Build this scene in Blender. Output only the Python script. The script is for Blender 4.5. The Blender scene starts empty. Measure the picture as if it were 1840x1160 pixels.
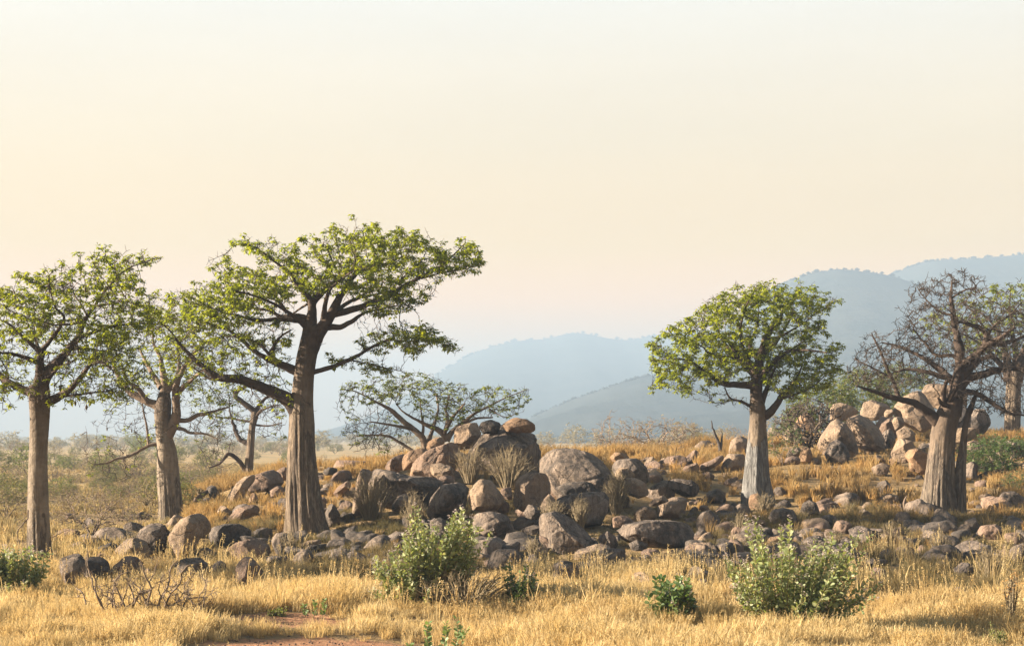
import bpy, math, random
import numpy as np
from mathutils import Vector, noise
rnd = random.Random(7)
rng = np.random.default_rng(7)
scn = bpy.context.scene
COL = scn.collection
R = math.radians

# ------------------------------------------------------------------ camera
FPX, HOR, CH = 3067.0, 785.0, 3.9          # focal length in photo pixels, horizon row, camera height
cam_d = bpy.data.cameras.new('camera'); cam = bpy.data.objects.new('camera', cam_d); COL.objects.link(cam)
cam_d.sensor_width = 36.0; cam_d.lens = 36.0*FPX/1840.0
cam_d.shift_y = (HOR-580.0)/1840.0
cam_d.clip_start = 0.5; cam_d.clip_end = 30000
cam.location = (0, 0, CH); cam.rotation_euler = (R(90), 0, 0)
scn.camera = cam

# ------------------------------------------------------------------ sun and sky
SUN_AZ, SUN_EL = 0.0, 18.0                 # degrees beyond "due left", elevation
az, el = R(SUN_AZ), R(SUN_EL)
to_sun = Vector((-math.cos(az)*math.cos(el), math.sin(az)*math.cos(el), math.sin(el)))
sd = bpy.data.lights.new('sun', 'SUN'); sd.energy = 5.0; sd.angle = R(0.6); sd.color = (1.0, 0.84, 0.65)
sun = bpy.data.objects.new('sun', sd); COL.objects.link(sun)
sun.rotation_euler = to_sun.to_track_quat('Z', 'Y').to_euler(); sun.location = (-60, 10, 60)

world = bpy.data.worlds.new('World'); scn.world = world; world.use_nodes = True
wn, wl = world.node_tree.nodes, world.node_tree.links
wn.clear()
wout = wn.new('ShaderNodeOutputWorld'); wbg = wn.new('ShaderNodeBackground'); wbg.inputs['Strength'].default_value = 0.1
sky = wn.new('ShaderNodeTexSky'); sky.sky_type = 'NISHITA'; sky.sun_disc = False
sky.sun_elevation = el; sky.sun_rotation = -math.pi/2 + az
sky.dust_density = 3.0; sky.air_density = 1.0; sky.ozone_density = 1.0
tc = wn.new('ShaderNodeTexCoord'); sx = wn.new('ShaderNodeSeparateXYZ'); wl.new(tc.outputs['Generated'], sx.inputs[0])
ramp = wn.new('ShaderNodeValToRGB'); wl.new(sx.outputs['Z'], ramp.inputs[0])
cr = ramp.color_ramp
EXPO = 2.75
SKY = [(0.0, (1.5, .62, .04)), (0.08, (1.75, .72, .03)), (0.11, (1.30, .71, .09)), (.17, (1.10, .80, .42)), (0.25, (1.02, .94, .80)), (0.36, (0.62, 0.66, 0.70)), (.55, (.30, .38, .48)), (1.0, (0.18, 0.26, 0.38))]
SKY = [(p, tuple(x/2**EXPO for x in c)) for p, c in SKY]
cr.elements[0].position = 0.0; cr.elements[1].position = 1.0
for i, (p, c) in enumerate(SKY):
    e = cr.elements[0] if i == 0 else (cr.elements[len(cr.elements)-1] if i == len(SKY)-1 else cr.elements.new(p))
    e.color = (*c, 1)
sc = wn.new('ShaderNodeVectorMath'); sc.operation = 'SCALE'; sc.inputs[3].default_value = 10.0
wl.new(ramp.outputs[0], sc.inputs[0])
# a little brighter towards the sun
dt = wn.new('ShaderNodeVectorMath'); dt.operation = 'DOT_PRODUCT'; wl.new(tc.outputs['Generated'], dt.inputs[0]); dt.inputs[1].default_value = to_sun
mr = wn.new('ShaderNodeMapRange'); wl.new(dt.outputs['Value'], mr.inputs[0])
for k, v in zip((1, 2, 3, 4), (-1.0, 1.0, 0.80, 1.26)): mr.inputs[k].default_value = v
sc2 = wn.new('ShaderNodeVectorMath'); sc2.operation = 'SCALE'; wl.new(sc.outputs[0], sc2.inputs[0]); wl.new(mr.outputs[0], sc2.inputs[3])
# faint uneven dust bands
mpv = wn.new('ShaderNodeVectorMath'); mpv.operation = 'MULTIPLY'; wl.new(tc.outputs['Generated'], mpv.inputs[0]); mpv.inputs[1].default_value = (1.2, 1.2, 7.0)
nz_ = wn.new('ShaderNodeTexNoise'); wl.new(mpv.outputs[0], nz_.inputs['Vector']); nz_.inputs['Scale'].default_value = 2.2; nz_.inputs['Detail'].default_value = 4
mr2 = wn.new('ShaderNodeMapRange'); wl.new(nz_.outputs[0], mr2.inputs[0])
for k, v in zip((1, 2, 3, 4), (.3, .7, 0.955, 1.045)): mr2.inputs[k].default_value = v
sc3 = wn.new('ShaderNodeVectorMath'); sc3.operation = 'SCALE'; wl.new(sc2.outputs[0], sc3.inputs[0]); wl.new(mr2.outputs[0], sc3.inputs[3]); sc2 = sc3
mix = wn.new('ShaderNodeMix'); mix.data_type = 'RGBA'; mix.inputs[0].default_value = 0.96
wl.new(sky.outputs[0], mix.inputs[6]); wl.new(sc2.outputs[0], mix.inputs[7])
wl.new(mix.outputs[2], wbg.inputs['Color']); wl.new(wbg.outputs[0], wout.inputs['Surface'])

scn.view_settings.view_transform = 'Standard'; scn.view_settings.look = 'None'
scn.view_settings.exposure = EXPO; scn.view_settings.gamma = 1.0; scn.view_settings.use_curve_mapping = False
scn.render.engine = 'CYCLES'
scn.cycles.max_bounces = 6; scn.cycles.transparent_max_bounces = 8; scn.cycles.volume_bounces = 2

# ------------------------------------------------------------------ helpers
def sstep(a, b, x):
    t = np.clip((x-a)/(b-a), 0, 1); return t*t*(3-2*t)
def tag(o, label=None, cat=None, group=None, kind=None):
    if label: o['label'] = label
    if cat: o['category'] = cat
    if group: o['group'] = group
    if kind: o['kind'] = kind
    return o
def link(name, me, parent=None, loc=None):
    o = bpy.data.objects.new(name, me); COL.objects.link(o)
    if loc is not None: o.location = loc
    if parent is not None: o.parent = parent
    return o
def empty(name, loc):
    o = bpy.data.objects.new(name, None); COL.objects.link(o); o.location = loc; o.empty_display_size = 0.3
    return o
def mesh_from(name, V, faces, mats=(), smooth=False, attrs=None, matidx=None):
    """faces: list of int arrays (n,k)"""
    me = bpy.data.meshes.new(name); V = np.asarray(V, dtype=np.float32)
    me.vertices.add(len(V)); me.vertices.foreach_set('co', V.ravel())
    faces = [np.asarray(f, dtype=np.int32) for f in faces if len(f)]
    idx = np.concatenate([f.ravel() for f in faces]); cnt = np.concatenate([np.full(len(f), f.shape[1], dtype=np.int32) for f in faces])
    st = np.concatenate([[0], np.cumsum(cnt)[:-1]]).astype(np.int32)
    me.loops.add(len(idx)); me.loops.foreach_set('vertex_index', idx)
    me.polygons.add(len(cnt)); me.polygons.foreach_set('loop_start', st); me.polygons.foreach_set('loop_total', cnt)
    for m in mats: me.materials.append(m)
    if matidx is not None: me.polygons.foreach_set('material_index', np.asarray(matidx, dtype=np.int32))
    me.update(calc_edges=True)
    if smooth: me.polygons.foreach_set('use_smooth', np.ones(len(cnt), dtype=bool))
    for k, a in (attrs or {}).items():
        at = me.attributes.new(k, 'FLOAT', 'POINT'); at.data.foreach_set('value', np.asarray(a, dtype=np.float32))
    return me
def fbm(p, o=4):
    return noise.fractal(p, 1.0, 2.0, o)

# crops of the reference used while measuring: origin and scale
CROP = {'A': (0, 420, 3.867), 'B': (300, 380, 3.067), 'C': (0, 680, 2.4167), 'D': (340, 640, 2.7625), 'E': (580, 640, 3.2225),
        'F': (940, 700, 2.9), 'G': (1140, 480, 2.6375), 'H': (1500, 460, 2.4176), 'I': (1200, 900, 2.875), 'J': (600, 900, 2.875),
        'K': (1180, 700, 4.381), 'L': (100, 900, 3.407), 'M': (1340, 640, 3.624), 'N': (0, 740, 3.286), 'P': (0, 0, 1.0)}
def px(c, pts):
    ox, oy, s = CROP[c]
    return [(ox+p[0]/s, oy+p[1]/s) + tuple(p[2:]) for p in pts]
def wx(p, Y): return (p-920.0)/FPX*Y
def wz(q, Y): return CH-(q-HOR)/FPX*Y

# ------------------------------------------------------------------ terrain height
TAB = {  # photo column -> (distance, height) of the ground along it
 -700: [(0,0),(400,0)], 150: [(0,0),(400,0)], 300: [(0,0),(60,0),(78,.1),(95,.1),(130,0)],
 400: [(0,0),(57,0),(70,.59),(80,.9),(92,1.5),(105,1.1),(140,0)],
 560: [(0,0),(58,0),(65,.08),(75,1.5),(88,2.35),(100,2.1),(135,.2),(160,0)],
 700: [(0,0),(57,0),(64,.46),(72,1.6),(82,2.55),(96,2.5),(130,.5),(170,0)],
 850: [(0,0),(56,0),(62,.35),(70,1.7),(78,2.9),(90,3.0),(120,1.0),(180,0)],
 1000: [(0,0),(57,0),(60,.05),(66,.7),(73,1.9),(82,2.75),(95,2.9),(130,1.6),(200,.2)],
 1150: [(0,0),(60,0),(67,.6),(76,1.85),(90,2.7),(105,3.0),(150,2.2),(220,.6)],
 1300: [(0,0),(56,0),(70,.93),(80,1.75),(95,2.7),(110,3.3),(150,2.6),(240,.8)],
 1450: [(0,0),(53,0),(68,.69),(78,1.75),(88,2.7),(105,3.6),(150,3.0),(260,1.2)],
 1600: [(0,0),(53,0),(70,.8),(80,2.1),(88,2.85),(105,4.2),(150,3.2),(280,1.2)],
 1750: [(0,0),(53,0),(70,.8),(80,1.9),(95,3.2),(110,4.0),(150,3.6),(300,1.2)],
 2000: [(0,0),(53,0),(70,.9),(95,3.0),(115,4.0),(150,3.6),(300,1.2)],
 2500: [(0,0),(60,0),(90,2.0),(115,3.0),(150,3.0),(300,.8)]}
UG = np.arange(-700, 2501, 20.0); YG = np.arange(0, 401, 1.0)
_c = sorted(TAB); _cols = np.array([np.interp(YG, [a for a, b in TAB[c]], [b for a, b in TAB[c]]) for c in _c])
_T = np.array([np.interp(UG, _c, _cols[:, j]) for j in range(len(YG))]).T
def _blur(a, ax, s):
    r = int(3*s); k = np.exp(-0.5*(np.arange(-r, r+1)/s)**2); k /= k.sum()
    return np.apply_along_axis(lambda v: np.convolve(np.pad(v, r, mode='edge'), k, 'valid'), ax, a)
_T = _blur(_blur(_T, 1, 2.0), 0, 2.2)
_ph = rng.uniform(0, 6.28, 24); _fx = rng.uniform(-1, 1, 24); _fy = rng.uniform(-1, 1, 24)
def ground(X, Y):
    X = np.asarray(X, dtype=float); Y = np.asarray(Y, dtype=float)
    Ys = np.maximum(Y, 1.0); U = np.clip(920+X/Ys*FPX, -700, 2499.9)
    a = (U+700)/20.0; b = np.clip(Y, 0, 399.9)
    i = a.astype(int); j = b.astype(int); fa = a-i; fb = b-j; i2 = np.minimum(i+1, len(UG)-1)
    z = _T[i, j]*(1-fa)*(1-fb)+_T[i2, j]*fa*(1-fb)+_T[i, j+1]*(1-fa)*fb+_T[i2, j+1]*fa*fb
    n = 0
    for k in range(24):
        w = [0.35, 0.9, 2.2][k % 3]; n = n+np.sin(_fx[k]*w*2.2*X+_fy[k]*w*2.2*Y+_ph[k])*[0.05, 0.022, 0.009][k % 3]
    far = np.exp(-np.abs(Y)/300.0)
    roll = (1-sstep(60, 140, Y))*0 + sstep(110, 220, Y)*(np.sin(X*0.019+1.0)*np.sin(Y*0.013)*0.5)*np.exp(-np.maximum(Y-400, 0)/800)
    return z+n*0.8*far+roll*sstep(0, 60, np.abs(Y))
def hit(p, q):
    """distance at which the view ray through photo pixel (p,q) meets the ground"""
    Y = np.arange(14, 380, 0.2); z = ground(wx(p, Y), Y); m = np.nonzero(wz(q, Y) <= z)[0]
    return float(Y[m[0]]) if len(m) else min(380.0, CH*FPX/max(q-HOR, 4.0))
# ------------------------------------------------------------------ materials
def mat(name):
    m = bpy.data.materials.new(name); m.use_nodes = True; nt = m.node_tree; nt.nodes.clear()
    out = nt.nodes.new('ShaderNodeOutputMaterial'); return m, nt, out
class NT:
    def __init__(s, nt): s.nt = nt
    def n(s, t, **kw):
        nd = s.nt.nodes.new(t)
        for k, v in kw.items():
            if k.startswith('i_'):
                key = k[2:]; key = int(key) if key.isdigit() else key.replace('_', ' ')
                if isinstance(v, bpy.types.NodeSocket): s.nt.links.new(v, nd.inputs[key])
                else: nd.inputs[key].default_value = v
            else: setattr(nd, k, v)
        return nd
    def noise(s, vec, scale, detail=4, rough=0.6, dist=0.0):
        return s.n('ShaderNodeTexNoise', i_Vector=vec, i_Scale=scale, i_Detail=detail, i_Roughness=rough, i_Distortion=dist).outputs[0]
    def map(s, v, a, b, c=0.0, d=1.0):
        return s.n('ShaderNodeMapRange', i_0=v, i_1=a, i_2=b, i_3=c, i_4=d).outputs[0]
    def mix(s, f, a, b, mode='MIX'):
        nd = s.nt.nodes.new('ShaderNodeMix'); nd.data_type = 'RGBA'; nd.blend_type = mode
        for k, v in ((0, f), (6, a), (7, b)):
            if isinstance(v, bpy.types.NodeSocket): s.nt.links.new(v, nd.inputs[k])
            else: nd.inputs[k].default_value = v if k == 0 else (*v, 1)
        return nd.outputs[2]
    def math(s, op, a, b=0.0):
        return s.n('ShaderNodeMath', operation=op, i_0=a, i_1=b).outputs[0]
    def scalevec(s, vec, v):
        return s.n('ShaderNodeVectorMath', operation='MULTIPLY', i_0=vec, i_1=v).outputs[0]

def rock_material(name, c1, c2, stain, stain_amt, streak=0.0):
    m, nt, out = mat(name); N = NT(nt)
    tco = N.n('ShaderNodeTexCoord').outputs['Object']
    rn = N.n('ShaderNodeObjectInfo').outputs['Random']
    off = N.n('ShaderNodeCombineXYZ', i_0=N.math('MULTIPLY', rn, 37.0), i_1=N.math('MULTIPLY', rn, 11.0), i_2=0.0).outputs[0]
    v = N.n('ShaderNodeVectorMath', operation='ADD', i_0=tco, i_1=off).outputs[0]
    base = N.mix(N.map(N.noise(v, 1.3, 5, .65), .35, .65), c1, c2)
    grain = N.noise(v, 26, 3, .8)
    base = N.mix(1.0, base, N.mix(N.map(grain, .3, .7), (.66, .66, .67), (1.28, 1.26, 1.22)), 'MULTIPLY')
    # desert varnish / lichen patches
    s1 = N.map(N.noise(v, 0.9, 6, .7, .4), .62-stain_amt*.3, .74-stain_amt*.3)
    base = N.mix(N.math('MULTIPLY', s1, .8), base, stain)
    if streak:
        sv = N.scalevec(v, (3.2, 3.2, .28)); s2 = N.map(N.noise(sv, 1.6, 5, .7, .5), .47, .66)
        base = N.mix(N.math('MULTIPLY', s2, streak), base, tuple(x*.75 for x in stain))
        s3 = N.map(N.noise(N.scalevec(v, (4.5, 4.5, .4)), 1.7, 4, .6), .6, .75)
        base = N.mix(N.math('MULTIPLY', s3, streak*.5), base, tuple(min(1, x*1.4) for x in c2))
    li = N.map(N.noise(v, 5.5, 4, .6), .66, .74)
    base = N.mix(N.math('MULTIPLY', li, .35), base, (.33, .32, .27))
    base = N.mix(1.0, base, N.mix(rn, (.84, .84, .86), (1.14, 1.11, 1.07)), 'MULTIPLY')
    # a few thin cracks
    vw = N.n('ShaderNodeVectorMath', operation='ADD', i_0=v, i_1=N.n('ShaderNodeVectorMath', operation='SCALE', i_0=N.n('ShaderNodeTexNoise', i_Vector=v, i_Scale=1.1, i_Detail=3).outputs[1], i_3=1.1).outputs[0]).outputs[0]
    cr = N.n('ShaderNodeTexVoronoi', feature='DISTANCE_TO_EDGE', i_Vector=vw, i_Scale=.38).outputs['Distance']
    crk = N.map(cr, .0, .012, 1.0, 0.0)
    base = N.mix(N.math('MULTIPLY', crk, N.map(N.noise(v, .8, 2, .5), .46, .58, 0, .7)), base, (.045, .038, .035))
    h = N.math('ADD', N.math('MULTIPLY', N.noise(v, 3.0, 8, .68), 1.0), N.math('MULTIPLY', grain, .12))
    h = N.math('SUBTRACT', h, N.math('MULTIPLY', crk, .15))
    bm = N.n('ShaderNodeBump', i_Height=h, i_Distance=.26, i_Strength=1.0).outputs[0]
    b = N.n('ShaderNodeBsdfPrincipled', i_Base_Color=base, i_Roughness=.93, i_Normal=bm); b.inputs['Specular IOR Level'].default_value = .15
    nt.links.new(b.outputs[0], out.inputs[0]); return m
RM = {'tan': rock_material('granite_tan', (.29, .22, .158), (.21, .16, .118), (.075, .062, .054), .32, .25),
      'pink': rock_material('granite_pink', (.255, .182, .138), (.165, .12, .093), (.065, .052, .046), .34, .2),
      'orange': rock_material('granite_orange', (.28, .185, .115), (.19, .13, .085), (.08, .06, .046), .12),
      'grey': rock_material('granite_grey', (.235, .19, .155), (.155, .127, .105), (.05, .045, .043), .5, .8),
      'dark': rock_material('granite_dark', (.20, .165, .135), (.13, .11, .093), (.05, .045, .043), .6, .5)}

def bark_material(name, smooth1, smooth2, fib1, fib2, hlim, hw, top):
    """young smooth bark above, torn fibrous bark below; attribute h = height above base in m"""
    m, nt, out = mat(name); N = NT(nt)
    P = N.n('ShaderNodeTexCoord').outputs['Object']
    h = N.n('ShaderNodeAttribute', attribute_name='h').outputs['Fac']
    sm = N.mix(N.map(N.noise(N.scalevec(P, (1, 1, 2.2)), 1.6, 5, .65), .32, .68), smooth1, smooth2)
    ring = N.noise(N.scalevec(P, (.9, .9, 5)), 1.3, 5, .7, .6)
    sm = N.mix(1.0, sm, N.mix(N.map(ring, .35, .65), (.93, .925, .92), (1.05, 1.045, 1.04)), 'MULTIPLY')
    fv = N.scalevec(P, (1, 1, .085))
    f1 = N.noise(fv, 9, 6, .72, .3); f2 = N.noise(fv, 24, 4, .7)
    fib = N.mix(N.map(f1, .43, .58), fib1, fib2)
    fib = N.mix(N.map(f2, .40, .58, .85, 0), fib, tuple(x*.35 for x in fib1))
    sm = N.mix(N.map(N.noise(N.scalevec(P, (3, 3, .5)), 1.7, 5, .7), .45, .7), sm, tuple(x*.62 for x in smooth2))
    kn = N.n('ShaderNodeTexVoronoi', i_Vector=N.scalevec(P, (1, 1, .75)), i_Scale=1.7, i_Randomness=1.0).outputs['Distance']
    sm = N.mix(N.map(kn, .07, .13, .75, 0), sm, tuple(x*.3 for x in smooth2))
    sm = N.mix(N.map(h, top-1.8, top+.6), sm, N.mix(N.map(N.noise(P, 2.4, 4, .6), .35, .65), (.08, .056, .041), (.042, .030, .024)))
    edge = N.math('ADD', h, N.math('MULTIPLY', N.math('SUBTRACT', N.noise(N.scalevec(P, (1, 1, .25)), 3.2, 4, .6), .5), hw*7))
    mk = N.map(edge, hlim-hw*.25, hlim+hw*.25)
    lip = N.math('MULTIPLY', N.math('MULTIPLY', mk, N.math('SUBTRACT', 1.0, mk)), 4.0)
    col = N.mix(mk, fib, sm); col = N.mix(N.math('MULTIPLY', lip, .6), col, (.05, .04, .035))
    ht = N.mix(mk, (0, 0, 0), (0, 0, 0))
    hh = N.math('ADD', N.math('MULTIPLY', f1, N.map(mk, 0, 1, 1.0, .12)), N.math('MULTIPLY', N.noise(P, 6, 6, .6), .22))
    hh = N.math('ADD', hh, N.math('MULTIPLY', mk, .35)); hh = N.math('ADD', hh, N.math('MULTIPLY', N.noise(P, 2.2, 5, .6, .5), .55))
    bm = N.n('ShaderNodeBump', i_Height=hh, i_Distance=.16, i_Strength=1.0).outputs[0]
    b = N.n('ShaderNodeBsdfPrincipled', i_Base_Color=col, i_Roughness=.88, i_Normal=bm); b.inputs['Specular IOR Level'].default_value = .2
    nt.links.new(b.outputs[0], out.inputs[0]); return m
def twig_material(name, c1, c2):
    m, nt, out = mat(name); N = NT(nt); P = N.n('ShaderNodeTexCoord').outputs['Object']
    col = N.mix(N.map(N.noise(P, 2.2, 4, .6), .35, .65), c1, c2)
    bm = N.n('ShaderNodeBump', i_Height=N.noise(P, 14, 4, .6), i_Distance=.03, i_Strength=.6).outputs[0]
    b = N.n('ShaderNodeBsdfPrincipled', i_Base_Color=col, i_Roughness=.85, i_Normal=bm); b.inputs['Specular IOR Level'].default_value = .2
    nt.links.new(b.outputs[0], out.inputs[0]); return m
def leaf_material(name, c1, c2, c3, tr=.5, rough=.55, spec=.25, trc=None):
    m, nt, out = mat(name); N = NT(nt)
    v = N.n('ShaderNodeAttribute', attribute_name='var').outputs['Fac']
    col = N.mix(N.map(v, 0, .55), c1, c2); col = N.mix(N.map(v, .8, 1.0), col, c3)
    b = N.n('ShaderNodeBsdfPrincipled', i_Base_Color=col, i_Roughness=rough); b.inputs['Specular IOR Level'].default_value = spec
    t = N.n('ShaderNodeBsdfTranslucent', i_Color=N.mix(1.0, col, trc or (1.25, 1.2, .6), 'MULTIPLY'))
    mx = N.n('ShaderNodeMixShader', i_0=tr, i_1=b.outputs[0], i_2=t.outputs[0])
    nt.links.new(mx.outputs[0], out.inputs[0]); return m
M_bark_a = bark_material('bark_left', (.22, .18, .135), (.15, .12, .09), (.23, .185, .135), (.085, .068, .055), 1.3, .7, 5.6)
M_bark_b = bark_material('bark_main', (.19, .148, .108), (.125, .097, .072), (.26, .20, .142), (.085, .064, .05), 4.2, 1.3, 7.0)
M_bark_c = bark_material('bark_green_tree', (.215, .17, .125), (.145, .115, .085), (.24, .235, .225), (.10, .098, .095), 2.35, .5, 4.2)
M_bark_d = bark_material('bark_right', (.21, .16, .115), (.14, .108, .08), (.24, .195, .148), (.078, .064, .053), 2.4, 1.2, 4.0)
M_limb = twig_material('limb_bark', (.11, .08, .06), (.06, .044, .034))
M_limb_pale = twig_material('pale_limb_bark', (.19, .14, .10), (.11, .08, .06))
M_twig = twig_material('twig_bark', (.065, .048, .036), (.04, .03, .024))
M_dead = twig_material('dead_wood', (.19, .145, .105), (.11, .08, .058))
M_black = twig_material('charred_wood', (.06, .048, .04), (.035, .028, .024))
M_leaf = leaf_material('baobab_leaf', (.145, .19, .018), (.215, .245, .028), (.29, .30, .045), .6, trc=(1.3, 1.25, .5))
M_leaf2 = leaf_material('baobab_leaf_far', (.13, .165, .028), (.18, .21, .04), (.23, .25, .055), .5)
M_shrub = leaf_material('shrub_leaf', (.145, .19, .07), (.23, .265, .115), (.38, .385, .22), .35, .5, .4, (1.2, 1.15, .55))
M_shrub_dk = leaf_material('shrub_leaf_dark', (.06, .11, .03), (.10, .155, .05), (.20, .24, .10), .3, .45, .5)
M_flower = leaf_material('shrub_flower', (.46, .38, .36), (.54, .46, .43), (.6, .54, .5), .3, .7, .1, (1, 1, .9))
M_bushleaf = leaf_material('bush_leaf', (.12, .135, .045), (.17, .175, .065), (.24, .21, .09), .4)
M_drygrey = leaf_material('dry_shrub', (.19, .155, .105), (.25, .205, .13), (.31, .25, .15), .3, .8, .1, (1.1, 1, .8))
M_pod = twig_material('seed_pod', (.10, .075, .05), (.06, .045, .03))
M_stalk = twig_material('shrub_stem', (.16, .145, .065), (.11, .09, .045))

def grass_material(name, cols):
    m, nt, out = mat(name); N = NT(nt)
    P = N.n('ShaderNodeNewGeometry').outputs['Position']
    rn = N.n('ShaderNodeObjectInfo').outputs['Random']
    a = N.map(N.noise(N.scalevec(P, (1, 1, 0)), .32, 3, .6), .38, .62); a2 = N.map(N.noise(N.scalevec(P, (1, 1, 0)), 1.4, 3, .6), .4, .64)
    col = N.mix(a, cols[0], cols[1]); col = N.mix(N.math('MULTIPLY', a2, .55), col, cols[2])
    col = N.mix(N.map(rn, .72, 1.0, 0, .75), col, cols[3]); col = N.mix(N.map(N.noise(N.scalevec(P, (1, 1, 0)), .11, 4, .65), .5, .66, 0, .6), col, cols[3])
    tv = N.n('ShaderNodeAttribute', attribute_name='var').outputs['Fac']
    col = N.mix(1.0, col, N.mix(tv, (.62, .60, .56), (1.25, 1.25, 1.22)), 'MULTIPLY')
    d = N.n('ShaderNodeBsdfDiffuse', i_Color=col); t = N.n('ShaderNodeBsdfTranslucent', i_Color=N.mix(1.0, col, (1.1, 1.0, .8), 'MULTIPLY'))
    mx = N.n('ShaderNodeMixShader', i_0=.42, i_1=d.outputs[0], i_2=t.outputs[0])
    nt.links.new(mx.outputs[0], out.inputs[0]); return m
M_grass_f = grass_material('grass_straw', ((.52, .42, .23), (.51, .385, .18), (.62, .53, .34), (.36, .25, .115)))
M_grass_s = grass_material('grass_slope', ((.36, .25, .11), (.38, .235, .09), (.46, .35, .18), (.20, .155, .085)))
M_grass_shade_tint = grass_material('grass_grey_shade_tint', ((.17, .14, .075), (.125, .11, .06), (.27, .20, .10), (.085, .085, .045)))  # grey-brown blades, with the band's tree shade mixed into the colour
M_grass_p = grass_material('grass_plain', ((.34, .27, .145), (.38, .28, .135), (.27, .245, .145), (.24, .22, .12)))

def ground_material():
    m, nt, out = mat('savanna_soil'); N = NT(nt)
    P = N.n('ShaderNodeNewGeometry').outputs['Position']
    dirt = N.n('ShaderNodeAttribute', attribute_name='dirt').outputs['Fac']
    plain = N.n('ShaderNodeAttribute', attribute_name='plain').outputs['Fac']
    a = N.map(N.noise(P, .5, 5, .65), .35, .65)
    col = N.mix(a, (.20, .14, .07), (.25, .175, .085)); col = N.mix(N.map(N.noise(P, 4, 5, .7), .45, .7), col, (.15, .11, .07))
    pl = N.mix(N.map(N.noise(P, .045, 5, .65), .4, .6), (.34, .24, .12), (.24, .20, .11))
    pl = N.mix(N.map(N.noise(P, .25, 4, .7), .5, .68), pl, (.42, .30, .155))
    col = N.mix(plain, col, pl)
    dn = N.math('ADD', dirt, N.math('MULTIPLY', N.math('SUBTRACT', N.noise(P, 1.6, 5, .7), .5), 1.3))
    red = N.mix(N.map(N.noise(P, 7, 5, .7), .4, .65), (.27, .135, .075), (.36, .21, .12))
    col = N.mix(N.map(dn, .4, .62), col, red)
    h = N.math('ADD', N.noise(P, 1.5, 7, .7), N.math('MULTIPLY', N.noise(P, 11, 4, .7), .2))
    bm = N.n('ShaderNodeBump', i_Height=h, i_Distance=.18, i_Strength=.9).outputs[0]
    b = N.n('ShaderNodeBsdfPrincipled', i_Base_Color=col, i_Roughness=.97, i_Normal=bm); b.inputs['Specular IOR Level'].default_value = .05
    nt.links.new(b.outputs[0], out.inputs[0]); return m
M_ground = ground_material()

# ------------------------------------------------------------------ ground sheet
def geo(a, b, n): return list(np.geomspace(a, b, n))
gx = np.array([-x for x in geo(75, 5000, 24)[::-1]] + list(np.arange(-74, 74.1, .55)) + geo(75, 5000, 24))
gy = np.array([-600, -300, -120, -50, -20, 0, 10, 18] + list(np.arange(22, 70, .4)) + list(np.arange(70, 200, .8)) + geo(202, 5500, 42))
GX, GY = np.meshgrid(gx, gy); GZ = ground(GX, GY)
nx, ny = len(gx), len(gy)
ii = (np.arange(ny-1)[:, None]*nx+np.arange(nx-1)[None, :]).ravel()
U_ = 920+GX/np.maximum(GY, 1)*FPX; Q_ = HOR+CH/np.maximum(GY, 1)*FPX
def soil_mask(X, Y):
    e1 = ((X+3.3)/2.9)**2+((Y-31.2)/3.2)**2; e2 = ((X+4.9)/1.9)**2+((Y-36.2)/1.7)**2
    return np.clip(1.25-np.minimum(e1, e2*1.2), 0, 1)
dirt = soil_mask(GX, GY)
plainm = sstep(95, 130, GY-np.clip(GX, 0, 60)*1.2)
me = mesh_from('ground', np.stack([GX, GY, GZ], -1).reshape(-1, 3), [np.stack([ii, ii+1, ii+nx+1, ii+nx], -1)], [M_ground], True, {'dirt': dirt.ravel(), 'plain': plainm.ravel()})
tag(link('ground', me), kind='structure')

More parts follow.
